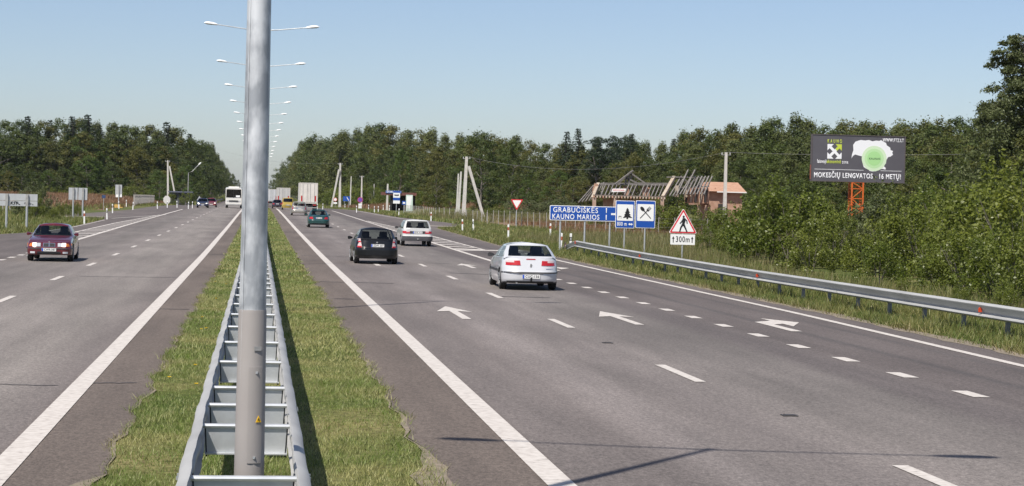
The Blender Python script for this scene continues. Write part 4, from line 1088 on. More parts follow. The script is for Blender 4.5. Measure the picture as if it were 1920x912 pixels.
def scrawl(strokes, r):
    b = MB()
    for st in strokes:
        b.tube([at(u, v, 128) - Vector(t.location) + Vector((0, -.012, 0)) for u, v in st], r, 5)
    return b.obj('graffiti', black, t)
scrawl([[(20.8, 378), (20, 383.6)], [(24, 378), (20.6, 380.8), (25.2, 383.6)], [(25, 378.8), (30, 378)], [(27.5, 378.4), (26.8, 383.6)], [(30.8, 378), (30.5, 383.6)], [(34, 378.4), (30.8, 380.4), (37.5, 384)]], .022)
scrawl([[(46.5, 380), (46.3, 383)], [(46.5, 380.6), (47.8, 380)], [(52, 379.5), (51.8, 383.5), (54.5, 380), (54.3, 384)], [(56, 381), (57, 384), (58.2, 381)], [(60, 383.6), (62.5, 384)]], .016)
back_sign(129, 163.5, 352, 375.5, (137, 155), 404, 172, 'grey two-panel sign back on two posts before the brown field', split='v')
t, a, c = back_sign(216.5, 228.5, 346.5, 365, (222,), 388, 262, 'narrow grey sign back with two white squares under it', split='v')
for u in (219.5, 226): p = at(u, 367.5, 262); flat('white_plate', rrect(.36, .36, .02, 2, p.x - t.location.x, p.z - t.location.z), -.01, sign_white, t, .02)
t, za, zb = small(194, 366, 372, 391, 1, 235, 'blue_sign', 'small dark blue sign on a thin post in front of the brown field')
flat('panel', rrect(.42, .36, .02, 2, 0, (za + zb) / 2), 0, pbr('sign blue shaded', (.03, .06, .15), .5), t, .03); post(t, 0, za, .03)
t, za, zb = small(312.5, 367, 383, 390, 1, 330, 'octagonal_sign', 'pale grey octagonal sign back leaning at the foot of the left utility pole')
zc = (za + zb) / 2; flat('panel', [(.62 * math.cos(q + .39), zc + .72 * math.sin(q + .39)) for q in np.linspace(0, 6.283, 8, endpoint=False)], 0, pbr('pale sign back', (.60, .58, .54), .6), t, .03); post(t, 0, zc, .04, .06)
t, za, zb = small(373.5, 367, 376.5, 388, 1, 345, 'triangular_sign', 'grey triangular sign back behind the dark blue car'); flat('panel', rtri(0, zb + .3, .95, .05), 0, sign_back, t, .03); post(t, 0, zb + .5, .04)

# --- guide posts
def guide_post(band):
    r = thing('guide_post', '', 'guide post')
    b = MB(); b.loft([[(.055, -.045, z), (.055, .045, z), (-.055, .045, z), (-.055, -.045, z)] for z in (-.2, .90)] + [[(.05, -.04, .98), (.05, .04, .96), (-.05, .04, .96), (-.05, -.04, .98)]]); b.obj('post', white_pl, r, smooth=False)
    b = MB(); b.loft([[(.0575, -.0475, z), (.0575, .0475, z), (-.0575, .0475, z), (-.0575, -.0475, z)] for z in (.58, .79)]); o = b.obj('band', band[0], r, smooth=False)
    b = MB(); b.box((0, -.050, .685), (.045, .006, .15)); b.obj('reflector', band[1], o, smooth=False)
    return r
GPR = guide_post((pbr('band red', (.32, .06, .035), .5), pbr('reflector orange', (.45, .16, .08), .35)))
GPB = guide_post((black, pbr('reflector pale', (.60, .60, .58), .3)))
used = {'r': False, 'b': False}
def gpost(u, vb, kind, label, Y=None, group='white guide posts along the road edges', s=1.0):
    p = gp(u, vb) if Y is None else at(u, vb, Y); src = GPR if kind == 'r' else GPB
    o = src if not used[kind] else dup(src); used[kind] = True
    o.location = (p.x, p.y, zs(p.y)); o.scale = (s,) * 3; o.rotation_euler = (0, rng.normal(0, .03), 0); tag(o, label, 'guide post', group)
gpost(1051, 471, 'r', 'white guide post with red band right beside the sloping end of the right guardrail')
gpost(1069.5, 472, 'b', 'white guide post with black band next to the guardrail end')
gpost(1031.5, 444, 'r', 'red-banded guide post on the far side of the path, left of the long blue sign')
gpost(953, 448, 'r', 'red-banded guide post alone on the grass just above the white hatchback')
gpost(867, 434, 'r', 'red-banded guide post at the foot of the leaning utility pole')
gpost(887.5, 434, 'b', 'black-banded guide post under the leaning strut of the utility pole')
gpost(808, 415, 'r', 'red-banded guide post in front of the row of thin fence posts')
fr = 'far white guide post on the verge near the bus stop'; fg = 'far guide posts near the bus stop'
for u, vb in ((747.5, 406), (729.5, 397), (718.5, 396), (709, 400), (701.5, 400), (691, 396), (668.5, 399), (646.5, 392), (605, 393), (594.5, 394)): gpost(u, vb, 'b', fr, None, fg, 1.0)
gpost(158, 420, 'r', 'red-banded guide post on the left verge, nearest the dark red car')
gpost(200.5, 412, 'b', 'tall black-banded guide post at the tip of the left grass island')
gpost(137, 408, 'b', 'black-banded guide post under the grey two-panel sign back')
gpost(211, 400, 'b', 'black-banded guide post just right of the island tip on the left')
for u, vb in ((223, 392), (237, 388), (249, 394)): gpost(u, vb, 'b', 'far black-banded guide post around the left side path', None, 'far guide posts by the left side path')
for u, vb in ((295, 392), (313.5, 390), (332, 390), (353, 392), (360.5, 391)): gpost(u, vb, 'b', 'far black-banded guide post along the left junction', None, 'far guide posts along the left junction')

# --- utility poles
def upole(u0, v0, u1, v1, Y, label, strut=None, r=.13, top=True, extra=True):
    base = at(u1, v1, Y); zb = zg(base.x, Y); t = thing('utility_pole', label, 'utility pole', (base.x, Y, zb))
    T = at(u0, v0, Y); k = Vector((T.x - base.x, 0, T.z - zb))
    b = MB(); b.loft([[(q.x + sx * rr, q.y + sy * rr, q.z) for sx, sy in ((-1, -1), (1, -1), (1, 1), (-1, 1))] for q, rr in ((Vector((0, 0, -.3)), r * 1.25), (k, r * .8))]); b.obj('pole', concrete, t, smooth=False)
    if strut:
        a = at(strut[0], strut[1], Y) - Vector((base.x, Y, zb)); c = at(strut[2], strut[3], Y); c = Vector((c.x - base.x, -.3, -.2))
        a.y = -r * 2.0; b = MB(); b.bar(c, a, r * 1.7, r * 1.7); b.obj('strut', concrete, t, smooth=False)
    if extra:
        b = MB(); b.bar(k + Vector((-.45, 0, -.25)), k + Vector((.45, 0, -.25)), .06, .06); cx = b.obj('cross_arm', galv_dull, t, smooth=False)
        b = MB()
        for sx in (-.4, 0, .4): b.tube([k + Vector((sx, 0, -.22)), k + Vector((sx, 0, -.02))], .035, 6)
        b.obj('insulators', pbr('porcelain', (.70, .70, .68), .3), cx)
    return t, Vector((base.x, Y, zb)) + k
_, p1 = upole(1361.5, 286, 1358.5, 400, 185, 'plain concrete pole standing in front of the orange brick house', r=.14)
_, p2 = upole(875, 294, 868.5, 415, 235, 'tall leaning concrete pole with a strut to its right, left of the give-way sign', (878, 312, 908, 414), r=.19)
upole(864.5, 322, 859, 408, 262, 'shorter concrete pole just left of the tall strutted pole', r=.13, extra=False)
upole(859.5, 326, 856, 404, 275, 'thinnest of the concrete poles, leftmost in the trio by the strut', r=.11, extra=False)
_, p3 = upole(638, 306, 637, 386, 400, 'concrete pole with a strut to its left beside the white truck', (635.5, 318, 620.5, 391), r=.21)
_, p4 = upole(314.5, 301, 315, 388, 400, 'concrete pole with a strut to its right at the left forest edge', (318, 312, 332, 386), r=.17)
_, p5 = upole(678.5, 330, 677.5, 388, 420, 'thin concrete pole above the no-parking sign', r=.15)
upole(727, 345, 725.5, 392, 330, 'short concrete pole at the left end of the bus shelter roof', r=.15, extra=False)
upole(658.5, 331, 657, 356, 470, 'thin pale pole among trees left of the no-parking sign', r=.13, extra=False)
upole(701.5, 345, 701, 362, 470, 'faint thin pole among dark trees left of the shelter', r=.10, extra=False)
def wire(a, b_, sag, label):
    b = MB(); P = [Vector(a).lerp(Vector(b_), t) - Vector((0, 0, sag * 4 * t * (1 - t))) for t in np.linspace(0, 1, 24)]
    b.tube(P, .013, 4); tag(b.obj('overhead_wire', pbr('wire', (.18, .18, .18), .6)), label, 'wire')
wire(p1, p2, 1.6, 'thin overhead wire between the strutted pole and the pole before the brick house')
wire(p1, (95, 140, 11), 1.2, 'thin overhead wire leaving the pole before the brick house to the right')
wire(p3, p4 + Vector((2, 160, 8)), 2.0, 'thin overhead wire leaving the strutted pole across the far road')
wire(p4, (-6, 640, 15), 2.0, 'thin overhead wire leaving the left strutted pole toward the far road')
wire(p3, p5, .6, 'thin overhead wire between the strutted pole and the pole by the no-parking sign')
# street light reaching out of the left trees
a = at(361, 321, 430); c = at(372, 310, 430); base = (at(352, 388, 430).x, 430, zs(430))
t = thing('street_lamp', 'single lamp on a slanting arm reaching out of the left trees', 'street lamp', base)
B = Vector(base); b = MB(); b.tube([(0, 0, -.2), (0, 0, (a - B).z - .4), a - B], [.10, .08, .05], 8); b.obj('pole', galv_dull, t)
b = MB(); b.tube([a - B, c - B], .045, 6); b.obj('arm', post_steel, t)
b = MB(); d = (c - a).normalized(); b.tube([c - B, c - B + d * .35, c - B + d * .75, c - B + d * .85], [.07, .17, .13, .03], 8); b.obj('lamp_head', lamp_white, t)

# --- fences
fpost = pbr('fence post', (.27, .25, .23), .9, 0, (.36, .34, .31), 5)
def fence(pts, step, h, label, wires=3, w=.05, mat=fpost, name='field_fence', picket=False):
    t = thing(name, label, 'fence', (pts[0][0], pts[0][1], zg(*pts[0]))); o0 = Vector(t.location)
    P = [Vector((x, y, zg(x, y))) for x, y in pts]; n = 0
    me = MB(); me.box((0, 0, h / 2 - .1), (w, w, h + .2)); pm = me.mesh('fence post', mat, False)
    for i in range(len(P) - 1):
        L = (P[i + 1] - P[i]).length; k = max(1, int(L / step))
        for j in range(k):
            q = P[i].lerp(P[i + 1], j / k); part('post' if not picket else 'picket', pm, t, q - o0, (rng.normal(0, .02), rng.normal(0, .02), 0)); n += 1
        for z in np.linspace(.3, h - .12, wires):
            b = MB(); b.bar(P[i] - o0 + Vector((0, -.03, z)), P[i + 1] - o0 + Vector((0, -.03, z)), .006 if not picket else .05, .006 if not picket else .03); b.obj('wire' if not picket else 'rail', galv_dull if not picket else mat, t, smooth=False)
    return t
fence([(22.0, 296), (22.4, 275), (22.9, 250)], 2.3, 1.1, 'row of thin grey fence posts right of the bus shelter', 3, .08)
fence([(22.9, 248), (23.6, 215), (23.0, 192)], 5, 1.2, 'sparse wire fence from the strutted pole to the give-way sign', 3, .08)
fence([(22.2, 189), (25.5, 172), (30.5, 160), (36, 154), (44, 150)], 1.6, 1.5, 'wire field fence with thin posts behind the long blue sign', 4, .05)
fence([(-40, 152), (-33, 168), (-25.5, 190), (-22.5, 215)], 2.6, 1.5, 'wire field fence with grey posts behind the left sign backs', 4, .09)
fence([(-18.7, 300), (-19.2, 340), (-20.0, 380)], .9, 1.7, 'grey picket fence at the right end of the brown field', 2, .22, picket=True, name='picket_fence')

# --- left far kiosk, small things
Y = 372; base = (at(332, 388, Y).x, Y, zg(at(332, 388, Y).x, Y)); t = thing('roadside_kiosk', 'dark grey flat-roofed kiosk half hidden by trees at the left junction', 'building', base)
x0 = px(318, 370, Y, base)[0]; x1 = px(357, 370, Y, base)[0]; zt_ = px(330, 361, Y, base)[1]
b = MB(); b.box(((x0 + x1) / 2, 1.5, zt_ / 2 - .02), (x1 - x0, 3, zt_)); b.obj('wall', pbr('kiosk grey', (.06, .065, .075), .9, 0, (.10, .105, .115), 2), t, smooth=False)
b = MB(); b.box(((x0 + x1) / 2 + .1, 1.3, zt_ + .1), (x1 - x0 + .7, 3.8, .24)); b.obj('roof', pbr('kiosk roof', (.10, .11, .15), .8), t, smooth=False)
b = MB(); b.box((x0 + 2.3, -.03, 1.05), (.95, .06, 1.95)); b.obj('door', dkw, t, smooth=False)
b = MB(); b.box((x0 + .9, -.03, 1.5), (.9, .06, .8)); b.obj('window', glass_dark, t, smooth=False)
p = gp(223, 391); t = thing('marker_block', 'small yellow block at the foot of a guide post by the left side path', 'block', (at(222, 386, 262).x, 263, zs(263)))
b = MB(); b.loft([[(-.7, -.3, 0), (.7, -.3, 0), (.7, .3, 0), (-.7, .3, 0)], [(-.55, -.2, .45), (.55, -.2, .45), (.55, .2, .45), (-.55, .2, .45)]]); b.obj('block', pbr('ochre', (.45, .28, .06), .7), t, smooth=False)
gl_ = thing('distant_guardrail', 'short distant guardrail curving beside the far left lane', 'guardrail', (-11.2, 470, zs(470)))
rail('rail', -11.2, 470, 620, 1, .58, gl_, railm2, 0, 6).location = (11.2, -470, -zs(470))
for y in range(472, 620, 12): part('post', prm, gl_, (-.1, y - 470, zs(y) - zs(470)))

# --- billboard
bbm = pbr('billboard grey', (.085, .080, .092), .5, 0, (.095, .090, .102), 1.2, 2)
lime = pbr('billboard lime', (.50, .58, .06), .5); bwh = pbr('billboard white', (.78, .78, .80), .5)
Y = 119.0; p = at(1609.5, 298, Y); base = (p.x, Y, zs(Y))
t = thing('billboard', 'dark grey advertising billboard with a white map on an orange lattice mast', 'billboard', base, rad(-2.0))
BW, BH = 6.0, 2.92; zc = p.z - zs(Y)
b = MB(); b.box((0, .13, zc), (BW, .26, BH)); b.obj('panel', bbm, t, smooth=False)
fr_ = MB()
for z in (zc - BH / 2, zc + BH / 2): fr_.box((0, .12, z), (BW + .06, .30, .05))
for x in (-BW / 2, BW / 2): fr_.box((x, .12, zc), (.05, .30, BH - .05))
fr_.obj('frame', pbr('billboard frame', (.09, .075, .075), .6), t, smooth=False)
sd = MB(); sd.box((-BW / 2 - .03, .14, zc - .9), (.03, .2, .9)); sd.obj('side_strip', pbr('mast orange dull', (.25, .07, .04), .6), t, smooth=False)
q = -.004
text('headline', 'MOKESČIŲ LENGVATOS - 16 METŲ!', .44, bwh, t, (-.02, q, zc - 1.10), 5.6, .022)
text('web_address', 'WWW.FTZ.LT', .30, bwh, t, (2.22, q, zc + 1.21), 1.36, .018)
text('logo_top', 'K A U N O', .32, lime, t, (-1.55, q, zc + 1.05), .92, .020)
text('logo_bottom', 'laisvoji', .32, bwh, t, (-2.35, q, zc - .23), .58, .018); text('logo_bottom', 'ekonominė', .32, lime, t, (-1.58, q, zc - .23), .92, .018); text('logo_bottom', 'zona', .32, bwh, t, (-.85, q, zc - .23), .40, .010)
flat('thin_line', [(-2.8, zc - .73), (.35, zc - .73), (.35, zc - .705), (-2.8, zc - .705)], q, bwh, t); flat('thin_line', [(1.45, zc - .73), (2.8, zc - .73), (2.8, zc - .705), (1.45, zc - .705)], q, bwh, t)
lx, lz, s = -1.55, zc + .42, .46
bb = MB(); bb.bar((lx - s * .75, q, lz - s * .75), (lx + s * .75, q, lz + s * .75), .006, .17); bb.bar((lx - s * .75, q - .002, lz + s * .75), (lx + s * .75, q - .002, lz - s * .75), .006, .17)
for sx, sz in ((-1, 1), (-1, -1), (1, -1)):
    bb.plate([(lx + sx * s, lz + sz * s), (lx + sx * s, lz + sz * s * .12), (lx + sx * s * .12, lz + sz * s)], q - .006, .004)
bb.obj('logo_arrows', bwh, t, smooth=False)
bb = MB(); bb.plate([(lx + s, lz + s), (lx + s, lz + s * .12), (lx + s * .12, lz + s)], q - .006, .004); bb.bar((lx + .1, q - .006, lz + .1), (lx + s * .7, q - .006, lz + s * .7), .005, .17); bb.obj('logo_arrow', lime, t, smooth=False)
mp_ = [(.02, .05), (.03, .25), (.06, .45), (.05, .70), (.10, .86), (.22, .95), (.33, .93), (.42, .96), (.50, .90), (.58, .94), (.66, .93), (.70, .97), (.76, .90), (.82, .84), (.84, .72), (.92, .62), (.93, .50), (.99, .46), (.97, .38), (.99, .28), (.93, .18), (.88, .16), (.84, .02), (.83, -.15), (.78, -.28), (.83, -.38), (.82, -.46), (.75, -.42), (.68, -.45), (.60, -.55), (.52, -.56), (.45, -.54), (.43, -.48), (.36, -.42), (.31, -.35), (.29, -.22), (.32, -.10), (.28, .0), (.26, .16), (.18, .20), (.10, .24), (.05, .16)]
mx0, mz0, msx, msz = -.50, zc - .05, 2.75, 1.30
flat('map', [(mx0 + x * msx, mz0 + z * msz) for x, z in mp_], q, bwh, t)
for i, (rr_, colr) in enumerate(((.80, (.58, .72, .50)), (.62, (.45, .68, .36)), (.45, (.36, .63, .27)))):
    flat('green_disc', [(mx0 + .55 * msx + rr_ * math.cos(a), mz0 + .07 * msz + rr_ * math.sin(a)) for a in np.linspace(0, 6.283, 36, endpoint=False)], q - .004 * (i + 1), pbr('disc %d' % i, colr, .5), t)
text('map_label', 'KAUNAS', .17, pbr('label green', (.06, .12, .06), .5), t, (mx0 + .56 * msx, q - .018, mz0 + .06 * msz), .72, .006)
org = pbr('mast orange', (.62, .13, .018), .5, 0, (.52, .11, .02), 4)
mast = thing  # mast belongs to the billboard
mw = .36; zt_ = zc - BH / 2 - .02
lg = MB()
for sx in (-mw, mw):
    for sy in (.02, .70): lg.bar((sx, sy, -.4), (sx, sy, zt_ + .02), .09, .09)
m0 = lg.obj('mast_legs', org, t, smooth=False)
zz = .2; i = 0; br = MB()
while zz < zt_ - .1:
    z2 = min(zz + .62, zt_)
    for sy in (.0, .72):
        br.bar((-mw, sy, z2), (mw, sy, z2), .05, .05)
        br.bar((-mw if i % 2 else mw, sy, zz), (mw if i % 2 else -mw, sy, z2), .045, .045)
    for sx in (-mw, mw):
        br.bar((sx + .002, .02, z2 - .01), (sx + .002, .70, z2 - .01), .05, .05)
    zz = z2; i += 1
br.obj('mast_lattice', org, m0, smooth=False)
fl_ = MB()
for sx in (-mw, mw): fl_.box((sx, .02, zt_ - 1.45), (.17, .17, .06))
fl_.obj('mast_flange', org, m0, smooth=False)

# --- ruin with bare rafters and the orange brick house
brick_o = pbr('orange brick', (.35, .205, .140), .9, 0, (.44, .28, .20), 2.5, 6, bump=.4)
brick_p = pbr('pale brick', (.42, .33, .26), .9, 0, (.34, .20, .14), 2.0, 5)
beam = pbr('weathered timber', (.125, .115, .105), .9, 0, (.20, .185, .17), 3, 4)
pale_beam = pbr('pale timber', (.42, .36, .29), .85, 0, (.34, .27, .2), 3)
Y = 200.0; p = at(1180, 420, Y); base = (p.x, Y, zs(Y))
t = thing('unfinished_house', 'unfinished brick house with bare grey rafters and a white banner behind the blue signs', 'building', base)
def R(u, v, dy=0.0):
    q = at(u, v, Y + dy); return Vector((q.x - base[0], dy, q.z - base[2]))
def beams(name, segs, w, mat, parent=t):
    b = MB()
    for a, c in segs: b.bar(a, c, w, w)
    return b.obj(name, mat, parent, smooth=False)
# floor edge with joists, walls under it
b = MB(); xl = R(1112, 372).x; xr = R(1244, 372).x; zf = R(1180, 369).z
b.box(((xl + xr) / 2, 2.5, zf + .05), (xr - xl, 5.6, .14)); b.obj('upper_floor', pbr('old boards', (.16, .13, .11), .9), t, smooth=False)
for k in range(24):
    x = xl + (xr - xl) * k / 23; b = MB(); b.bar((x, -.6, zf - .08), (x + .18, .9, zf - .22), .14, .20); b.obj('joist', pale_beam if k % 3 else brick_o, t, smooth=False)
b = MB(); b.box(((xl + xr) / 2 + .6, 1.2, zf / 2 - .16), (xr - xl - 1.4, .35, zf - .32)); b.obj('lower_wall', brick_p, t, smooth=False)
for u in (1113, 1152, 1240): b = MB(); q = R(u, 385); b.box((q.x, -.3, zf / 2 - .1), (.34, .34, zf - .1)); b.obj('pillar', brick_p, t, smooth=False)
beams('ridge_beams', [(R(1118, 345.5, 3), R(1256, 347.5, 3)), (R(1130, 344, 6), R(1262, 345, 6)), (R(1190, 343.5, 4.5), R(1256, 344.5, 4.5))], .14, beam)
lseg = []
for k in range(7): lseg.append((R(1085 + k * 6.5, 380 - k * 1.0, -1 + k * .5), R(1113 + k * 3.2, 348 - k * .9, 2.5 + k * .4)))
beams('left_rafters', lseg, .10, beam)
seg = []
for k in range(17):
    if k in (5, 9): continue
    u = 1126 + k * 7.3; seg.append((R(u, 368.5, 0), R(u + 9.5, 346.5, 3)))
for k in range(15):
    u = 1140 + k * 7.8; seg.append((R(u + 6, 366, 6), R(u - 2, 346.5, 3.2)))
beams('front_rafters', seg, .10, beam)
beams('gable_truss', [(R(1153, 346, 2), R(1187, 320, 3)), (R(1157, 346, 2.6), R(1184, 322, 3)), (R(1183, 325, 3), R(1211, 345, 3)), (R(1173, 346, 3), R(1174, 332, 3)), (R(1179, 346, 3), R(1179, 328, 3)), (R(1174, 334, 3), R(1200, 346, 3)), (R(1186, 330, 3.2), R(1178, 345, 3.2))], .15, beam)
beams('gable_edge', [(R(1111, 372, -.2), R(1122, 345, 2.6))], .30, pale_beam)
bb = MB(); bb.plate([(R(1113, 371).x, R(1113, 371).z), (R(1124, 371).x, R(1124, 371).z), (R(1127, 345).x, R(1127, 345).z), (R(1121, 344).x, R(1121, 344).z)], 1.8, .3); bb.obj('gable_wall', brick_o, t, smooth=False)
beams('big_rafters', [(R(1243, 370, -.4), R(1264, 333, 2.8))], .34, pale_beam)
beams('right_rafters', [(R(1262 + k * 6.4, 368 - (k > 1) * 3, 0), R(1262 + k * 6.4 + (22 if k < 4 else 16), (319 if k in (1, 3) else 331), 3)) for k in range(-1, 10)] + [(R(1262, 332, 3), R(1330, 334, 3)), (R(1250, 332.5, 2.5), R(1290, 332.5, 2.5))], .13, beam)
beams('right_trusses', [(R(1280, 333, 4), R(1296, 349, 4)), (R(1308, 334, 4), R(1290, 348, 4)), (R(1318, 336, 4.5), R(1300, 372, 4.5)), (R(1297, 342, 4.2), R(1318, 372, 4.2)), (R(1268, 352, 3.8), R(1330, 350, 3.8))], .13, beam)
for u0, u1, vt, dy in ((1170, 1178, 352, 3.4), (1205, 1217, 353, 3.6), (1266, 1271, 350, 1), (1284, 1290, 352, 1.4)): 
    b = MB(); a = R(u0, vt, dy); c = R(u1, 370, dy); b.box(((a.x + c.x) / 2, dy, (a.z + zf) / 2 + .1), (c.x - a.x, .5, a.z - zf)); b.obj('chimney_stub', brick_o if u0 < 1250 else pale_beam, t, smooth=False)
b = MB(); a = R(1286, 352, 2); c = R(1330, 382, 2); b.box(((a.x + c.x) / 2, 2.4, (a.z + c.z) / 2), (c.x - a.x, .3, a.z - c.z)); b.obj('inner_wall', brick_o, t, smooth=False)
for k in range(5): b = MB(); a = R(1290 + k * 9, 354, 2); b.bar(a + Vector((0, .1, 0)), R(1286 + k * 9, 380, 2) + Vector((0, .1, 0)), .22, .08); b.obj('board', pale_beam if k % 2 else dkw, t, smooth=False)
bn0, bn1 = R(1146, 354), R(1173, 360)
bo = flat('banner', [(R(1146, 360).x, R(1146, 360.3).z), (R(1172, 360).x, R(1172, 360).z), (R(1174, 354).x, R(1174, 354).z), (R(1148.5, 354).x, R(1148.5, 354).z)], -.05, sign_white, t, .03)
text('lettering', 'PARDUODAMA', .24, pbr('banner red', (.62, .16, .16), .6), t, ((bn0.x + bn1.x) / 2 + .02, -.056, (bn0.z + bn1.z) / 2 - .01), (bn1.x - bn0.x) * .80)
# brick house
Y = 206.0; p = at(1355, 420, Y); base = (p.x, Y, zs(Y)); t2 = thing('brick_house', 'orange brick house with sloping orange roof behind the concrete pole', 'building', base)
x0, x1 = R(1330, 380).x, R(1392, 380).x; ze = R(1360, 360).z; ztop = R(1360, 346).z
b = MB(); b.box(((x0 + x1) / 2, 3.0, ze / 2), (x1 - x0, 5.8, ze)); b.obj('wall', brick_o, t2, smooth=False)
b = MB(); xr0, xr1 = R(1337, 346).x, R(1390, 346).x
b.loft([[(x0 - .35, -.5, ze + .02), (x1 + .3, -.5, ze + .02), (x1 + .3, 6.5, ze + .02), (x0 - .35, 6.5, ze + .02)], [(xr0, 1.6, ztop + .25), (xr1, 1.6, ztop + .25), (xr1, 4.2, ztop + .25), (xr0, 4.2, ztop + .25)]])
tile = pbr('orange tile', (.34, .185, .120), .85, 0, (.43, .26, .175), 3, 5, stretch=(1, 1, 6)); b.obj('roof', tile, t2, smooth=False)
b = MB(); b.box(((x0 + x1) / 2 + .5, -.50, ze - .03), (x1 - x0 - .4, .14, .12)); b.obj('gutter', pbr('gutter white', (.72, .70, .66), .6), t2, smooth=False)
b = MB(); a = R(1337, 352); c = R(1308, 381)
b.loft([[(a.x + .3, 0, a.z), (a.x + .3, 4, a.z), (a.x + .3, 4, a.z - .2), (a.x + .3, 0, a.z - .2)], [(c.x, -.4, c.z), (c.x, 4.4, c.z), (c.x, 4.4, c.z - .2), (c.x, -.4, c.z - .2)]]); b.obj('porch_roof', tile, t2, smooth=False)
b = MB(); b.box(((c.x + x0) / 2 + .6, 1.8, c.z / 2 - .2), (x0 - c.x - 1.4, 3.2, c.z - .4)); b.obj('porch_wall', brick_o, t2, smooth=False)
for k in (.25, .95): b = MB(); b.box((c.x + k, .1, c.z / 2 - .1), (.24, .24, c.z - .2)); b.obj('porch_post', brick_p, t2, smooth=False)
b = MB(); b.box((x0 + 1.5, .08, ze * .5), (1.0, .08, 1.3)); b.obj('window', dkw, t2, smooth=False)

# ================================================================== VEHICLES
def paint(name, c, metal=.0, rough=.32):
    return pbr(name, c, rough, metal, coat=1.0, spec=.5)
tail_red = pbr('tail lamp red', (.42, .012, .012), .2, coat=1); tail_clear = pbr('tail lamp clear', (.60, .46, .44), .2, coat=1); amber = pbr('indicator amber', (.60, .16, .02), .25, coat=1)
rim_m = pbr('wheel rim', (.42, .43, .44), .35, .7); plate_w = pbr('plate white', (.72, .72, .70), .5); plate_b = pbr('plate blue', (.03, .09, .45), .5); chrome = pbr('chrome', (.65, .66, .67), .15, .9)
head_lit = pbr('headlight lit', (.85, .85, .8), .2, emit=(1, .9, .68), estr=2.2); head_far = pbr('headlight lit far', (.8, .8, .75), .2, emit=(1, .92, .75), estr=.7); head_off = pbr('headlight glass', (.50, .52, .54), .15, coat=1)
def smooth01(t): t = max(0, min(1, t)); return t * t * (3 - 2 * t)
def wheel_meshes(r, w):
    b = MB(); n = 24; prof = [(-w / 2, r * .66), (-w / 2, r * .92), (-w * .36, r), (w * .36, r), (w / 2, r * .92), (w / 2, r * .66)]
    b.loft([[(x, rr * math.cos(2 * math.pi * k / n), rr * math.sin(2 * math.pi * k / n)) for k in range(n)] for x, rr in prof], True, True)
    ty = b.mesh('tyre', rubber)
    b = MB()
    b.loft([[(x, rr * math.cos(2 * math.pi * k / n), rr * math.sin(2 * math.pi * k / n)) for k in range(n)] for x, rr in ((w * .30, r * .66), (w * .53, r * .66), (w * .53, r * .60), (w * .40, r * .57), (w * .38, .02))], True, False)
    for k in range(7):
        a = 2 * math.pi * k / 7; b.bar((w * .47, r * .08 * math.cos(a), r * .08 * math.sin(a)), (w * .49, r * .60 * math.cos(a), r * .60 * math.sin(a)), r * .17, .02)
    b.tube([(w * .40, 0, 0), (w * .53, 0, 0)], r * .13, 10)
    return ty, b.mesh('rim', rim_m)

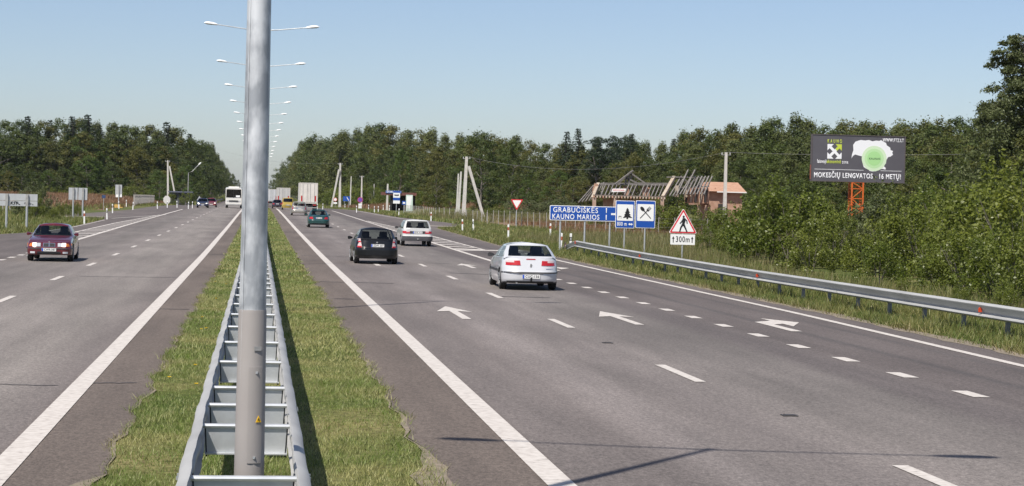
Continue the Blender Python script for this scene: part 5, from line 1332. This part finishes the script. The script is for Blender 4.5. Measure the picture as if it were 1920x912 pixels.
class Car:
    def __init__(s, name, label, p, body, loc, rz=0.0, cat='car'):
        s.p = p; s.t = thing(name, label, cat, loc, rz); s.body = body
        L, W = p['L'], p['W']; s.hw = W / 2; s.rc = p.get('rc', .42); hl = L / 2; s.hl = hl; s.fc = p.get('fc', s.rc)
        s.zl = p.get('zlow', .22); s.r = p.get('r', .305)
        half = [(x, -hl) for x in np.linspace(0, s.hw - s.rc, 5)]
        half += [(s.hw - s.rc + s.rc * math.sin(a), -hl + s.rc - s.rc * math.cos(a)) for a in np.linspace(0, math.pi / 2, 8)[1:]]
        ys = list(np.arange(-hl + s.rc + .06, hl - s.fc - .03, .065)); half += [(s.hw, y) for y in ys]
        half += [(s.hw - s.fc + s.fc * math.cos(a), hl - s.fc + s.fc * math.sin(a)) for a in np.linspace(0, math.pi / 2, 8)]
        half += [(x, hl) for x in np.linspace(s.hw - s.fc, 0, 5)[1:]]
        s.half = half
        s.build()
    def zt(s, y): return float(np.interp(y, [q[0] for q in s.p['top']], [q[1] for q in s.p['top']]))
    def bulge(s, q): return float(np.interp(q, [0, .12, .40, .62, .85, 1], [.955, .985, 1.0, .995, .965, .925]))
    def inset(s, y, z):
        r = float(np.interp(z, *zip(*s.p['rear']))) * smooth01((-y - s.hl + .75) / .7); f = float(np.interp(z, *zip(*s.p['front']))) * smooth01((y - s.hl + .75) / .7)
        return r - f
    def pt(s, x, y, sv):
        zt = s.zt(y); zl = s.zl + (.05 if abs(y) > s.hl - .5 else 0)
        if abs(x) > s.hw * .72:
            for yw in (s.p['yr'], s.p['yf']):
                ra = s.r + .055; d = y - yw
                if abs(d) < ra: zl = max(zl, s.r + math.sqrt(ra * ra - d * d) * .97)
        z = zl + sv * (zt - zl); q = (z - s.zl) / (zt - s.zl)
        return (x * s.bulge(q) * (1 - .05 * (abs(y) / s.hl) ** 3), y + s.inset(y, z), z)
    def surf(s, x, z, rear=True):
        y0 = -s.hl if rear else s.hl; zt = s.zt(y0); q = max(0, min(1, (z - s.zl) / (zt - s.zl))); rc = s.rc if rear else s.fc
        ax = abs(x) / (s.bulge(q) * .95); e = max(0, ax - (s.hw - rc)); e = min(e, rc * .995); dy = rc - math.sqrt(rc * rc - e * e)
        y = -s.hl + dy if rear else s.hl - dy
        return y + s.inset(y, z)
    def build(s):
        p = s.p; half = s.half; n = len(half); lev = [0, .05, .10, .16, .22, .28, .34, .40, .45, .49, .52, .55, .58, .62, .68, .74, .80, .86, .91, .96, 1.0]
        loop = half + [(-x, y) for x, y in half[-2:0:-1]]; N = len(loop)
        b = MB(); rings = [[s.pt(x, y, sv) for x, y in loop] for sv in lev]
        # shoulder ring and centre line close the top
        sh = [(x * .86, y + s.inset(y, z) * 1.0 + (.06 if y < -s.hl + .3 else -.06 if y > s.hl - .3 else 0), z + .022) for (x, y), z in zip(loop, [s.zt(q[1]) for q in loop])]
        b.loft(rings + [sh], True, False)
        o = len(b.v); cen = [(0, half[i][1] + s.inset(half[i][1], s.zt(half[i][1])) + (.06 if half[i][1] < -s.hl + .3 else -.06 if half[i][1] > s.hl - .3 else 0), s.zt(half[i][1]) + .04) for i in range(n)]
        b.v += cen; base = len(lev) * N; c0, c1 = p['cabin']
        for i in range(n - 1):
            mi = 1 if c0 < half[i][1] < c1 else 0
            l0, l1 = (N - i) % N, N - i - 1
            for q in ((o + i, o + i + 1, base + i + 1, base + i), (o + i + 1, o + i, base + l0, base + l1 if l1 >= 0 else base)):
                if len(set(q)) == 4: b.f.append(q[::-1] if q[2] == base + i + 1 else q[::-1]); b.m.append(mi)
        s.bo = b.obj('body', [s.body, dark_in], s.t, angle=40)
        u = MB(); u.box((0, 0, s.zl + .16), (s.hw * 1.5, s.hl * 1.82, .22)); u.obj('underbody', dark_in, s.t, smooth=False)
        s.house()
        ty, rm = wheel_meshes(s.r, .20)
        for sx in (-1, 1):
            for yw in (p['yr'], p['yf']):
                x = sx * (s.hw - .115); wh = thing('wheel', '', ''); del wh['label']; del wh['category']
                COL.objects.unlink(wh); bpy.data.objects.remove(wh)
                w = part('wheel', ty, s.t, (x, yw, s.r), (0, 0, 0 if sx > 0 else math.pi)); part('rim', rm, w)
    def house(s):
        """hollow glasshouse: pillars and roof in body colour, panes of glass between them"""
        p = s.p; G = p['house']  # rows: x_belt, y_belt, z_belt, x_roof, y_roof, z_roof, kind of the pane that starts here
        n = len(G); T = [0, .07, .5, .90, 1.0]
        def P(i, t, sg):
            a = G[i]; bow = .035 * 4 * t * (1 - t)
            x = a[0] + (a[3] - a[0]) * t; y = a[1] + (a[4] - a[1]) * t; z = a[2] + (a[5] - a[2]) * t
            if a[6] in ('rear', 'front') or i == n - 1:
                y += -bow if a[1] < 0 else bow
            x += bow * .6 * (1 if x > .05 else 0)
            return (sg * x, y, z)
        body = MB(); panes = {}
        for sg in (-1, 1):
            for i in range(n - 1):
                k = G[i][6]
                for j in range(len(T) - 1):
                    q = [P(i, T[j], sg), P(i + 1, T[j], sg), P(i + 1, T[j + 1], sg), P(i, T[j + 1], sg)]
                    if sg < 0: q = q[::-1]
                    if k != 'body' and 1 <= j <= 2:
                        key = k if k in ('rear', 'front') else k + str(sg); panes.setdefault(key, MB()).add(q, [(0, 1, 2, 3)])
                    else: body.add(q, [(0, 1, 2, 3)])
            # roof
            cr = p.get('crown', .045)
            R0 = [Vector(P(i, 1, sg)) for i in range(n)]
            R1 = [Vector((v.x * .80, v.y * .97 + p.get('ry', 0) * .03, v.z + cr * .6)) for v in R0]
            R2 = [Vector((0, v.y * .96 + p.get('ry', 0) * .04, v.z + cr)) for v in R0]
            for A, B in ((R0, R1), (R1, R2)):
                for i in range(n - 1):
                    q = [A[i], A[i + 1], B[i + 1], B[i]]; body.add(q[::-1] if sg < 0 else q, [(0, 1, 2, 3)])
        # weld the pieces into one smooth shell
        import bmesh
        def weld(mb, name, mat, ang):
            me = mb.mesh(name, mat, True, ang); bm = bmesh.new(); bm.from_mesh(me); bmesh.ops.remove_doubles(bm, verts=bm.verts, dist=.0015)
            bmesh.ops.dissolve_degenerate(bm, edges=bm.edges, dist=.001); bm.to_mesh(me); bm.free(); me.polygons.foreach_set('use_smooth', [True] * len(me.polygons)); me.set_sharp_from_angle(angle=rad(ang)); return me
        part('roof', weld(body, 'roof', s.body, 32), s.t)
        NM = {'rear': 'rear_window', 'front': 'windshield'}
        for k, mb in panes.items(): part(NM.get(k, 'side_window'), weld(mb, k, p.get('glass', glass), 60), s.t)
        zb = G[0][2]; yr0 = G[0][1]
        for sx in (-.36, .36):
            for yy in (p.get('seat_f', .05), p.get('seat_r', -.75)):
                b = MB(); zb2 = s.zt(yy)
                b.loft([[(sx + dx * ww, yy + dy, z) for dx, dy in ((-1, -.06), (1, -.06), (1, .05), (-1, .05))] for z, ww in ((zb2 + .02, .22), (zb2 + .12, .2), (zb2 + .14, .12), (zb2 + .17, .13), (zb2 + .32, .12), (zb2 + .34, .08))]); b.obj('seat', dark_in, s.t)
    def light(s, name, c, mat, rear=True, off=.016, nx=6, nz=3, parent=None, thick=.06):
        """a patch that follows the body: corners (x,z) bl, br, tr, tl"""
        sg = -1 if rear else 1; A = []; B = []
        for j in range(nz + 1):
            for i in range(nx + 1):
                a, e = i / nx, j / nz
                x = (c[0][0] * (1 - a) + c[1][0] * a) * (1 - e) + (c[3][0] * (1 - a) + c[2][0] * a) * e; z = (c[0][1] * (1 - a) + c[1][1] * a) * (1 - e) + (c[3][1] * (1 - a) + c[2][1] * a) * e
                y = s.surf(x, z, rear); A.append((x, y + sg * off, z)); B.append((x, y - sg * thick, z))
        b = MB(); m = len(A); W_ = nx + 1; f = []
        for j in range(nz):
            for i in range(nx):
                k = j * W_ + i; q = (k, k + 1, k + 1 + W_, k + W_); f.append(q if rear else q[::-1])
        ring = list(range(nx + 1)) + [(j + 1) * W_ - 1 for j in range(1, nz + 1)] + [nz * W_ + i for i in range(nx - 1, -1, -1)] + [j * W_ for j in range(nz - 1, 0, -1)]
        for k in range(len(ring)): a, e = ring[k], ring[(k + 1) % len(ring)]; f.append((a, a + m, e + m, e) if rear else (a, e, e + m, a + m))
        b.add(A + B, f); return b.obj(name, mat, parent or s.t, angle=50)
    def pair(s, name, c, mat, rear=True, **k):
        r = [s.light(name, c, mat, rear, **k)]
        r.append(s.light(name, [(-c[1][0], c[1][1]), (-c[0][0], c[0][1]), (-c[3][0], c[3][1]), (-c[2][0], c[2][1])], mat, rear, **k)); return r
    def plate(s, txt, z, rear=True, w=.52, h=.115, x=0.0):
        y = s.surf(0, z, rear) + (-.022 if rear else .022); sg = 1 if rear else -1
        pl = bpy.data.objects.new('number_plate', None); bpy.data.objects.remove(pl)
        b = MB(); b.box((0, 0, 0), (w, .016, h)); o = b.obj('number_plate', plate_w, s.t, (x, y, z), False); o.rotation_euler = (0, 0, 0 if rear else math.pi)
        b = MB(); b.box((-w / 2 + .03, -.0095, 0), (.055, .003, h * .94)); b.obj('plate_band', plate_b, o, smooth=False)
        text('plate_lettering', txt, h * .92, black, o, (.03, -.0105, 0), w * .78, .01, .001)
    def mirrors(s, y, z, mat, w=.2):
        for sx in (-1, 1):
            b = MB(); b.loft([[(sx * (s.hw - .06 + a * w) , y + dy * k, z + .03 + dz * k) for dy, dz in ((-.05, -.06), (.05, -.05), (.06, .04), (-.05, .07))] for a, k in ((0, .3), (.35, .8), (.75, 1.05), (1.0, .75))]); b.obj('mirror', mat, s.t, angle=60)

def house_std(xb, xr, zb, zr0, yrb, yrr, yc, yb, yfw, yff, xbr=None, xrr=None, zrear=None, zfront=None, dc=.16, cz=None):
    """glasshouse rows from the rear centre round to the front centre"""
    xbr = xbr or xb * .93; xrr = xrr or xr * .92; zrear = zrear or zb + .02; zfront = zfront or zb
    return [(0, yrb, zrear, 0, yrr, zr0, 'rear'), (xbr * .5, yrb + .01, zrear, xrr * .5, yrr + .005, zr0, 'rear'), (xbr * .84, yrb + .05, zrear, xrr * .88, yrr + .03, zr0 - .01, 'body'),
            (xbr, yrb + .16, zb, xrr * 1.02, yrr + .12, zr0 - .03, 'body'), (xb, yc, zb, xr, max(yrr + .20, yc + dc), zr0 - .035, 'rearside'), (xb, yb - .06, zb, xr, yb - .04, zr0 - .03, 'body'),
            (xb, yb + .05, zb, xr, yb + .04, zr0 - .03, 'frontside'), (xb * .985, yfw - .38, zb, xr * .97, yff - .16, zr0 - .035, 'body'), (xb * .93, yfw - .22, zfront, xr * .93, yff - .06, zr0 - .03, 'front'),
            (xb * .5, yfw - .03, zfront, xr * .5, yff - .0, zr0 - .005, 'front'), (0, yfw, zfront, 0, yff + .01, zr0, 'front')]
def lane_loc(u, vfoot, Y): p = at(u, vfoot, Y); return (p.x, Y, zs(Y) + .014)

# --- white hatchback (nearest, right lane 2)
pw_ = paint('white car paint', (.55, .56, .575))
Yc = 59.3
c = Car('parked_car' if 0 else 'car', 'white hatchback with a dark bumper strip, nearest car on the right lanes', dict(L=4.5, W=1.73, r=.31, yr=-1.33, yf=1.42, zlow=.20, rc=.50, fc=.6, cabin=(-1.75, 1.0),
    top=[(-2.25, .955), (-2.1, .975), (-1.6, .975), (-.6, .935), (1.0, .915), (1.5, .86), (2.0, .76), (2.29, .66)],
    rear=[(.2, .12), (.30, .02), (.50, .0), (.58, .05), (.95, .16)], front=[(.2, .1), (.4, 0), (.6, .03), (.8, .25)],
    house=house_std(.79, .60, .93, 1.35, -2.0, -1.22, -1.42, -.22, 1.18, .30, .79, .60, .985, .93, .20), ry=0.2, seat_r=-.72), pw_, lane_loc(978.5, 541, Yc), rad(-1.0))
c.pair('taillight', [(.31, .745), (.79, .735), (.78, .87), (.33, .885)], tail_red, nx=8)
for sx in (-1, 1): c.light('reversing_light', [(.50, .825), (.74, .825), (.73, .872), (.50, .878)] if sx > 0 else [(-.74, .825), (-.50, .825), (-.50, .878), (-.73, .872)], tail_clear, off=.021)
c.light('bumper_strip', [(-.845, .51), (.845, .51), (.845, .55), (-.845, .55)], plastic_dk, nx=24, off=.03, nz=1)
c.light('lower_valance', [(-.80, .21), (.80, .21), (.80, .275), (-.80, .275)], plastic_dk, nx=16, off=.012, nz=1)
c.light('third_brake_light', [(-.14, .915), (.14, .915), (.13, .94), (-.13, .94)], tail_red, off=.012, nx=3, nz=1)
c.plate('CUC:136', .415); c.mirrors(.72, .94, plastic_dk)
c.light('plate_recess', [(-.36, .475), (.36, .475), (.36, .50), (-.36, .50)], galv_dull, nx=4, nz=1, off=.008)
b = MB(); b.plate([(-.035, .71), (.0, .67), (.035, .71), (.012, .735), (.035, .76), (0, .80), (-.035, .76), (-.012, .735)], c.surf(0, .735) - .02, .02); b.obj('emblem', chrome, c.t)
c.light('model_lettering', [(.45, .635), (.68, .635), (.68, .655), (.45, .655)], chrome, nx=3, nz=1, off=.006)
b = MB(); b.tube([(0, c.surf(0, .3) + .25, .26), (0, c.surf(0, .3) - .05, .26), (0, c.surf(0, .3) - .09, .33)], .025, 8); b.tube([(0, c.surf(0, .3) - .09, .33), (0, c.surf(0, .3) - .09, .38)], .03, 8); b.obj('tow_ball', black, c.t)
b = MB(); b.tube([(-.42, c.surf(-.42, .24) + .3, .22), (-.42, c.surf(-.42, .24) - .01, .22)], .03, 10); b.obj('exhaust', chrome, c.t)
b = MB()
for sx in (-1, 1): b.box((sx * c.hw * .995, .05, .56), (.03, 2.0, .07))
b.obj('side_moulding', plastic_dk, c.t, smooth=False)
# --- black hatchback
pk = pbr('black car paint', (.006, .0065, .008), .3, 0, coat=.35, spec=.35)
c = Car('car', 'black hatchback with tall clear-and-red tail lamps, in the left of the right-hand lanes', dict(L=4.2, W=1.76, r=.31, yr=-1.25, yf=1.35, zlow=.22, rc=.46, cabin=(-1.75, .95),
    top=[(-2.1, .95), (-1.9, .97), (-.6, .94), (.95, .92), (1.5, .86), (2.1, .68)], rear=[(.2, .10), (.32, .0), (.60, .0), (.66, .08), (.95, .16)], front=[(.2, .1), (.4, 0), (.6, .03), (.8, .25)],
    house=house_std(.80, .58, .94, 1.40, -1.90, -1.45, -1.40, -.25, 1.1, .28, .76, .60, .985, .93, .12), ry=.1, seat_r=-.75), pk, lane_loc(699.5, 493, 79.8), rad(.8))
c.pair('taillight', [(.60, .66), (.80, .66), (.77, 1.0), (.66, 1.02)], tail_clear, nx=5)
c.pair('brake_light', [(.61, .66), (.795, .66), (.795, .72), (.62, .72)], tail_red, nx=5, off=.022); c.pair('brake_light', [(.64, .86), (.755, .86), (.735, .98), (.655, .98)], tail_red, nx=4, off=.022)
c.plate('ZDM 207', .74, x=.02); c.mirrors(.66, .96, pk)
c.light('lower_valance', [(-.78, .22), (.78, .22), (.78, .32), (-.78, .32)], plastic_dk, nx=12, nz=1)
b = MB(); b.plate([(.035 * math.cos(q), .87 + .03 * math.sin(q)) for q in np.linspace(0, 6.283, 12, endpoint=False)], c.surf(0, .87) - .012, .02); b.obj('emblem', chrome, c.t)
# --- white estate, older and boxier
c = Car('car', 'older boxy white estate car with dark grey rear bumper and black tail band', dict(L=4.57, W=1.70, r=.30, yr=-1.28, yf=1.35, zlow=.26, rc=.22, fc=.35, cabin=(-2.05, .9),
    top=[(-2.28, .93), (-2.1, .95), (.9, .93), (1.6, .86), (2.28, .72)], rear=[(.2, .05), (.36, .0), (.55, .0), (.58, .07), (.95, .12)], front=[(.2, .05), (.5, 0), (.8, .12)],
    house=house_std(.78, .60, .94, 1.425, -2.14, -1.80, -1.75, -.2, 1.05, .35, .77, .60, .96, .93, .1), ry=0, crown=.03, seat_r=-.7), paint('older white paint', (.54, .54, .52), rough=.4), lane_loc(775, 461, 109.0), rad(1.2))
c.pair('taillight', [(.42, .69), (.82, .69), (.82, .83), (.42, .83)], tail_red, nx=7); c.light('black_band', [(-.42, .69), (.42, .69), (.42, .83), (-.42, .83)], plastic_dk, nz=1)
c.pair('reversing_light', [(.44, .77), (.62, .77), (.62, .82), (.44, .82)], tail_clear, off=.022)
c.light('bumper', [(-.845, .29), (.845, .29), (.845, .55), (-.845, .55)], pbr('grey bumper', (.07, .07, .075), .5), nx=16, off=.03); c.plate('DVK 415', .755); c.mirrors(.62, .95, plastic_dk)
b = MB(); b.tube([(0, c.surf(0, .4), .40), (0, c.surf(0, .4) - .12, .40)], .045, 8); b.obj('tow_ball', chrome, c.t)
# --- green saloon
pg = paint('dark green paint', (.005, .046, .042), rough=.3)
c = Car('car', 'dark teal green saloon behind the black hatchback in the same lane', dict(L=4.4, W=1.74, r=.30, yr=-1.28, yf=1.33, zlow=.22, rc=.45, cabin=(-1.35, .95),
    top=[(-2.2, .93), (-1.9, .97), (-1.2, .965), (.95, .92), (1.5, .85), (2.2, .68)], rear=[(.2, .10), (.32, 0), (.58, 0), (.62, .05), (.95, .12)], front=[(.2, .1), (.4, 0), (.8, .25)],
    house=house_std(.78, .58, .95, 1.40, -1.42, -.85, -.98, -.15, 1.1, .32, .74, .56, .975, .93, .22), seat_r=-.5), pg, lane_loc(596, 423, 158.0), 0)
c.pair('taillight', [(.42, .68), (.80, .68), (.80, .84), (.50, .85)], tail_red, nx=7); c.plate('BRT 620', .76); c.mirrors(.66, .96, pg)
c.light('lower_valance', [(-.78, .22), (.78, .22), (.78, .34), (-.78, .34)], plastic_dk, nx=12, nz=1)
# --- silver estate / minivan
ps = paint('silver gold paint', (.37, .35, .31), .55, .35)
c = Car('car', 'silver beige minivan just ahead of the green saloon, beside the white truck', dict(L=4.5, W=1.84, r=.32, yr=-1.3, yf=1.4, zlow=.24, rc=.45, cabin=(-1.95, 1.1),
    top=[(-2.25, 1.02), (-2.0, 1.04), (1.1, .98), (1.6, .9), (2.25, .72)], rear=[(.2, .10), (.35, 0), (.6, 0), (.68, .06), (1.05, .12)], front=[(.2, .1), (.4, 0), (.9, .3)],
    house=house_std(.83, .66, 1.02, 1.57, -2.08, -1.75, -1.62, -.2, 1.3, .45, .80, .66, 1.05, 1.0, .12), seat_r=-.8), ps, lane_loc(560, 403, 228.0), 0)
c.pair('taillight', [(.68, .70), (.87, .70), (.84, 1.04), (.72, 1.04)], tail_red, nx=5); c.plate('FLO 338', .82); c.mirrors(.7, 1.03, ps)
# --- yellow van and dark cars ahead
pyel = paint('yellow paint', (.42, .30, .05), rough=.4)
c = Car('van', 'bright yellow small van ahead of the silver minivan', dict(L=4.2, W=1.78, r=.31, yr=-1.25, yf=1.35, zlow=.25, rc=.30, cabin=(-1.95, 1.0),
    top=[(-2.1, 1.10), (1.0, 1.05), (1.5, .98), (2.1, .75)], rear=[(.2, .06), (.5, 0), (1.1, .08)], front=[(.2, .1), (.5, 0), (1.0, .25)],
    house=house_std(.82, .72, 1.10, 1.76, -2.02, -1.85, -1.75, -.2, 1.2, .45, .80, .70, 1.12, 1.06, .08), glass=glass_dark), pyel, lane_loc(539, 394, 292.0), 0, 'van')
c.pair('taillight', [(.72, .8), (.86, .8), (.86, 1.1), (.74, 1.1)], tail_red, nx=4); c.plate('YEL 104', .7); c.mirrors(.7, 1.1, plastic_dk)
pd = paint('dark maroon paint', (.022, .012, .014), rough=.3); pn = paint('navy paint', (.010, .014, .04), rough=.3); pr_ = paint('red paint', (.15, .012, .018), rough=.35)
def far_car(label, u, v, Y, body, rz, lit=False):
    c = Car('car', label, dict(L=4.4, W=1.74, r=.30, yr=-1.28, yf=1.33, zlow=.22, rc=.4, cabin=(-1.35, .95), top=[(-2.2, .93), (-1.2, .965), (.95, .92), (2.2, .70)], rear=[(.2, .08), (.4, 0), (.95, .12)], front=[(.2, .08), (.4, 0), (.8, .2)],
        house=house_std(.78, .60, .95, 1.40, -1.5, -.9, -1.0, -.15, 1.1, .32, .74, .57, .97, .93, .2), glass=glass_dark), body, lane_loc(u, v, Y), rz)
    if rz: c.pair('headlight', [(.82, .60), (.48, .60), (.50, .72), (.80, .74)], head_far if lit else head_off, False); c.plate('KRS 251', .42, False); c.light('grille', [(.4, .58), (-.4, .58), (-.4, .68), (.4, .68)], plastic_dk, False)
    else: c.pair('taillight', [(.45, .68), (.8, .68), (.8, .83), (.5, .83)], tail_red); c.plate('KRS 251', .75)
    c.mirrors(.66, .96, body)
far_car('dark maroon car ahead of the yellow van, between the trucks', 519.5, 391, 318, pd, 0)
far_car('dark navy car with headlights coming towards the camera on the far left lanes', 380, 391.5, 292, pn, math.pi, True)
far_car('bright red car half hidden behind the dark navy car', 396, 391, 312, pr_, math.pi, True)
# --- dark red saloon coming towards us
pb_ = paint('burgundy paint', (.095, .005, .010), rough=.28)
c = Car('car', 'dark red saloon with lit headlights coming towards the camera on the left', dict(L=4.43, W=1.68, r=.31, yr=-1.35, yf=1.35, zlow=.20, rc=.40, fc=.34, cabin=(-1.25, .75),
    top=[(-2.2, .92), (-1.2, .95), (.75, .90), (1.3, .84), (2.0, .735), (2.2, .70)], rear=[(.2, .08), (.4, 0), (.95, .12)], front=[(.2, .06), (.30, .0), (.48, .0), (.52, .06), (.74, .12)],
    house=house_std(.765, .56, .925, 1.345, -1.45, -.88, -1.0, -.15, .92, .10, .74, .56, .95, .905, .2), seat_f=-.15, seat_r=-.7), pb_, lane_loc(100, 488, 75.5), math.pi + rad(1.5))
zh0, zh1 = .555, .685
for sx in (-1, 1):
    q = lambda x0, x1, z0=zh0, z1=zh1: [(sx * x0, z0), (sx * x1, z0), (sx * x1, z1), (sx * x0, z1)] if sx < 0 else [(sx * x1, z0), (sx * x0, z0), (sx * x0, z1), (sx * x1, z1)]
    def quad(x0, x1, z0=zh0, z1=zh1):
        a, e = sorted((sx * x0, sx * x1)); return [(e, z0), (a, z0), (a, z1), (e, z1)]
    c.light('headlight', quad(.46, .60), head_lit, False, off=.014); c.light('headlight_inner', quad(.31, .45), head_off, False, off=.014); c.light('turn_signal', quad(.61, .80, .56, .67), amber, False, off=.014, nx=8)
    c.light('grille', quad(.02, .20, .56, .675), black, False, off=.02); c.light('grille_frame', quad(.005, .215, .548, .688), chrome, False, off=.010)
    c.light('fog_light', quad(.50, .68, .30, .37), head_off, False)
c.light('bumper_strip', [(.85, .475), (-.85, .475), (-.85, .505), (.85, .505)], plastic_dk, False, nx=18, nz=1); c.light('lower_grille', [(.42, .27), (-.42, .27), (-.42, .37), (.42, .37)], black, False, nx=10)
c.plate('CWR:387', .44, False); c.mirrors(.52, .95, pb_, .17)
b = MB(); b.plate([(.035 * math.cos(a), .715 + .03 * math.sin(a)) for a in np.linspace(0, 6.283, 12, endpoint=False)], 0, .02); o = b.obj('emblem', chrome, c.t, (0, c.surf(0, .71, False) - .01, 0)); o.rotation_euler = (0, 0, math.pi)
# --- bus
Y = 305; t = thing('bus', 'white coach with dark windscreen coming towards the camera on the far left lanes', 'bus', lane_loc(438.5, 392, Y), math.pi)
bw = paint('bus white', (.70, .68, .63), rough=.4)
def rsec(y, w, z0, z1, r, k=1.0): return [(x * k, y, z) for x, z in rrect(w, z1 - z0, r, 4, 0, (z0 + z1) / 2)]
b = MB(); b.loft([rsec(-5.5, 2.4, .45, 3.1, .2), rsec(-5.3, 2.5, .42, 3.15, .2), rsec(5.1, 2.5, .42, 3.15, .25), rsec(5.45, 2.42, .45, 3.08, .3)]); b.obj('body', bw, t)
flat_ = lambda n, P, y, m: flat(n, P, y, m, t)
b = MB(); b.plate([(-1.13, 1.62), (1.13, 1.62), (1.08, 2.86), (-1.08, 2.86)], 0, .03); o = b.obj('windshield', glass_dark, t, (0, 5.49, 0)); o.rotation_euler = (0, 0, math.pi)
b = MB(); b.box((0, 5.35, 2.22), (2.2, .2, 1.2)); b.obj('cabin_interior', dark_in, t, smooth=False)
for n_, P, m in (('grille', [(-.72, .98), (.72, .98), (.72, 1.18), (-.72, 1.18)], plastic_dk), ('wiper', [(-.03, 1.6), (.03, 1.6), (.03, 2.8), (-.03, 2.8)], black), ('destination_card', [(.35, 1.66), (.95, 1.66), (.95, 1.95), (.35, 1.95)], sign_white), ('lower_bumper', [(-1.15, .46), (1.15, .46), (1.15, .62), (-1.15, .62)], galv_dull)):
    b = MB(); b.plate(P, 0, .03); o = b.obj(n_, m, t, (0, 5.52, 0), False); o.rotation_euler = (0, 0, math.pi)
for sx in (-1, 1):
    b = MB(); b.plate(rrect(.26, .18, .05, 3, 0, 0), 0, .03); o = b.obj('headlight', head_off, t, (sx * .92, 5.50, 1.08)); o.rotation_euler = (0, 0, math.pi)
    b = MB(); b.box((sx * 1.252, 0, 2.25), (.02, 9.6, .85)); b.obj('side_window', glass_dark, t, smooth=False)
    b = MB(); b.bar((sx * 1.2, 5.3, 2.9), (sx * 1.45, 5.6, 2.6), .05, .05); b.box((sx * 1.45, 5.6, 2.42), (.2, .1, .38)); b.obj('mirror', black, t)
    ty, rm = wheel_meshes(.48, .28)
    for yw in (-3.2, 2.9): w = part('wheel', ty, t, (sx * 1.09, yw, .48), (0, 0, 0 if sx > 0 else math.pi)); part('rim', rm, w)
b = MB(); b.box((0, 4.0, 3.22), (1.6, 1.6, .16)); b.obj('roof_hatch', bw, t, smooth=False)
# --- trucks
def truck(label, u, v, Y, hgt, L=12.0, col=(.62, .58, .52), doors=True, cab=(.5, .5, .5)):
    t = thing('truck', label, 'truck', lane_loc(u, v, Y)); tm = pbr('trailer ' + label[:14], col, .6, 0, tuple(q * .88 for q in col), 1.2, 4)
    b = MB(); b.box((0, L / 2, (hgt + 1.12) / 2), (2.5, L, hgt - 1.12)); b.obj('trailer', tm, t, smooth=False)
    fm = MB()
    for x in (-1.22, 1.22): fm.box((x, -.03, (hgt + 1.12) / 2), (.09, .06, hgt - 1.12))
    for z in (1.16, hgt - .05): fm.box((0, -.03, z), (2.35, .055, .09))
    fm.obj('rear_frame', pbr('trailer frame', (.55, .52, .47), .5), t, smooth=False)
    if doors:
        for sx in (-1, 1):
            d = MB(); d.box((sx * .59, -.02, (hgt + 1.2) / 2), (1.15, .04, hgt - 1.4)); do = d.obj('rear_door', tm, t, smooth=False)
            d = MB(); d.tube([(sx * .22, -.07, 1.35), (sx * .22, -.07, hgt - .15)], .022, 6); d.tube([(sx * .80, -.07, 1.35), (sx * .80, -.07, hgt - .15)], .022, 6); d.obj('lock_rod', galv_dull, do)
            d = MB(); d.plate([(sx * .95 - .10, 1.4), (sx * .95 + .10, 1.4), (sx * .95 + .10, 2.2), (sx * .95 - .10, 2.2)], -.048, .004); d.obj('red_marker', tail_red, do, smooth=False)
    b = MB(); b.box((0, .25, .92), (2.3, .5, .26)); b.box((0, L * .45, .95), (1.0, L * .9, .22)); b.obj('chassis', plastic_dk, t, smooth=False)
    b = MB(); b.box((0, .05, .55), (2.3, .10, .12)); b.obj('underrun_bar', galv_dull, t, smooth=False)
    for sx in (-1, 1):
        b = MB(); b.box((sx * .85, -.02, .92), (.45, .06, .14)); b.obj('taillight', tail_red, t, smooth=False)
        b = MB(); b.box((sx * .92, 1.1, .62), (.6, .04, .55)); b.obj('mudflap', rubber, t, smooth=False)
    ty, rm = wheel_meshes(.50, .32)
    for sx in (-1, 1):
        for yw in (1.9, 3.2, L - .6, L + 2.6): w = part('wheel', ty, t, (sx * 1.05, yw, .5), (0, 0, 0 if sx > 0 else math.pi)); part('rim', rm, w)
    b = MB(); b.loft([rsec(L + .5, 2.4, .6, min(hgt - .3, 3.3), .15), rsec(L + 2.6, 2.45, .5, min(hgt - .3, 3.2), .15), rsec(L + 3.0, 2.3, .5, 2.6, .2)]); b.obj('cab', pbr('truck cab', cab, .4), t)
    return t
truck('white box truck seen from behind, right of the silver minivan', 578, 394, 272, 4.0, 9.5, (.66, .62, .56))
truck('pale curtain-sided truck ahead of the yellow van', 531, 391, 372, 3.75, 12, (.50, .49, .47))
truck('farthest grey-white truck next to the close lamp post', 509, 391.5, 420, 3.7, 12, (.52, .53, .54))

# ================================================================== AIR
b = MB(); b.box((0, 2950, 29.5), (12200, 6300, 61))
hz = b.obj('haze', [], None, smooth=False); hz['kind'] = 'stuff'; tag(hz, 'thin summer haze that pales the far trees', 'haze')
hm = bpy.data.materials.new('haze air'); hm.use_nodes = True
for nd in list(hm.node_tree.nodes):
    if nd.type != 'OUTPUT_MATERIAL': hm.node_tree.nodes.remove(nd)
pv = hm.node_tree.nodes.new('ShaderNodeVolumePrincipled')
pv.inputs['Color'].default_value = (.86, .92, 1.0, 1); pv.inputs['Density'].default_value = 0.000035; pv.inputs['Anisotropy'].default_value = 0.0
hm.node_tree.links.new(pv.outputs[0], hm.node_tree.nodes['Material Output'].inputs['Volume'])
hz.data.materials.append(hm)
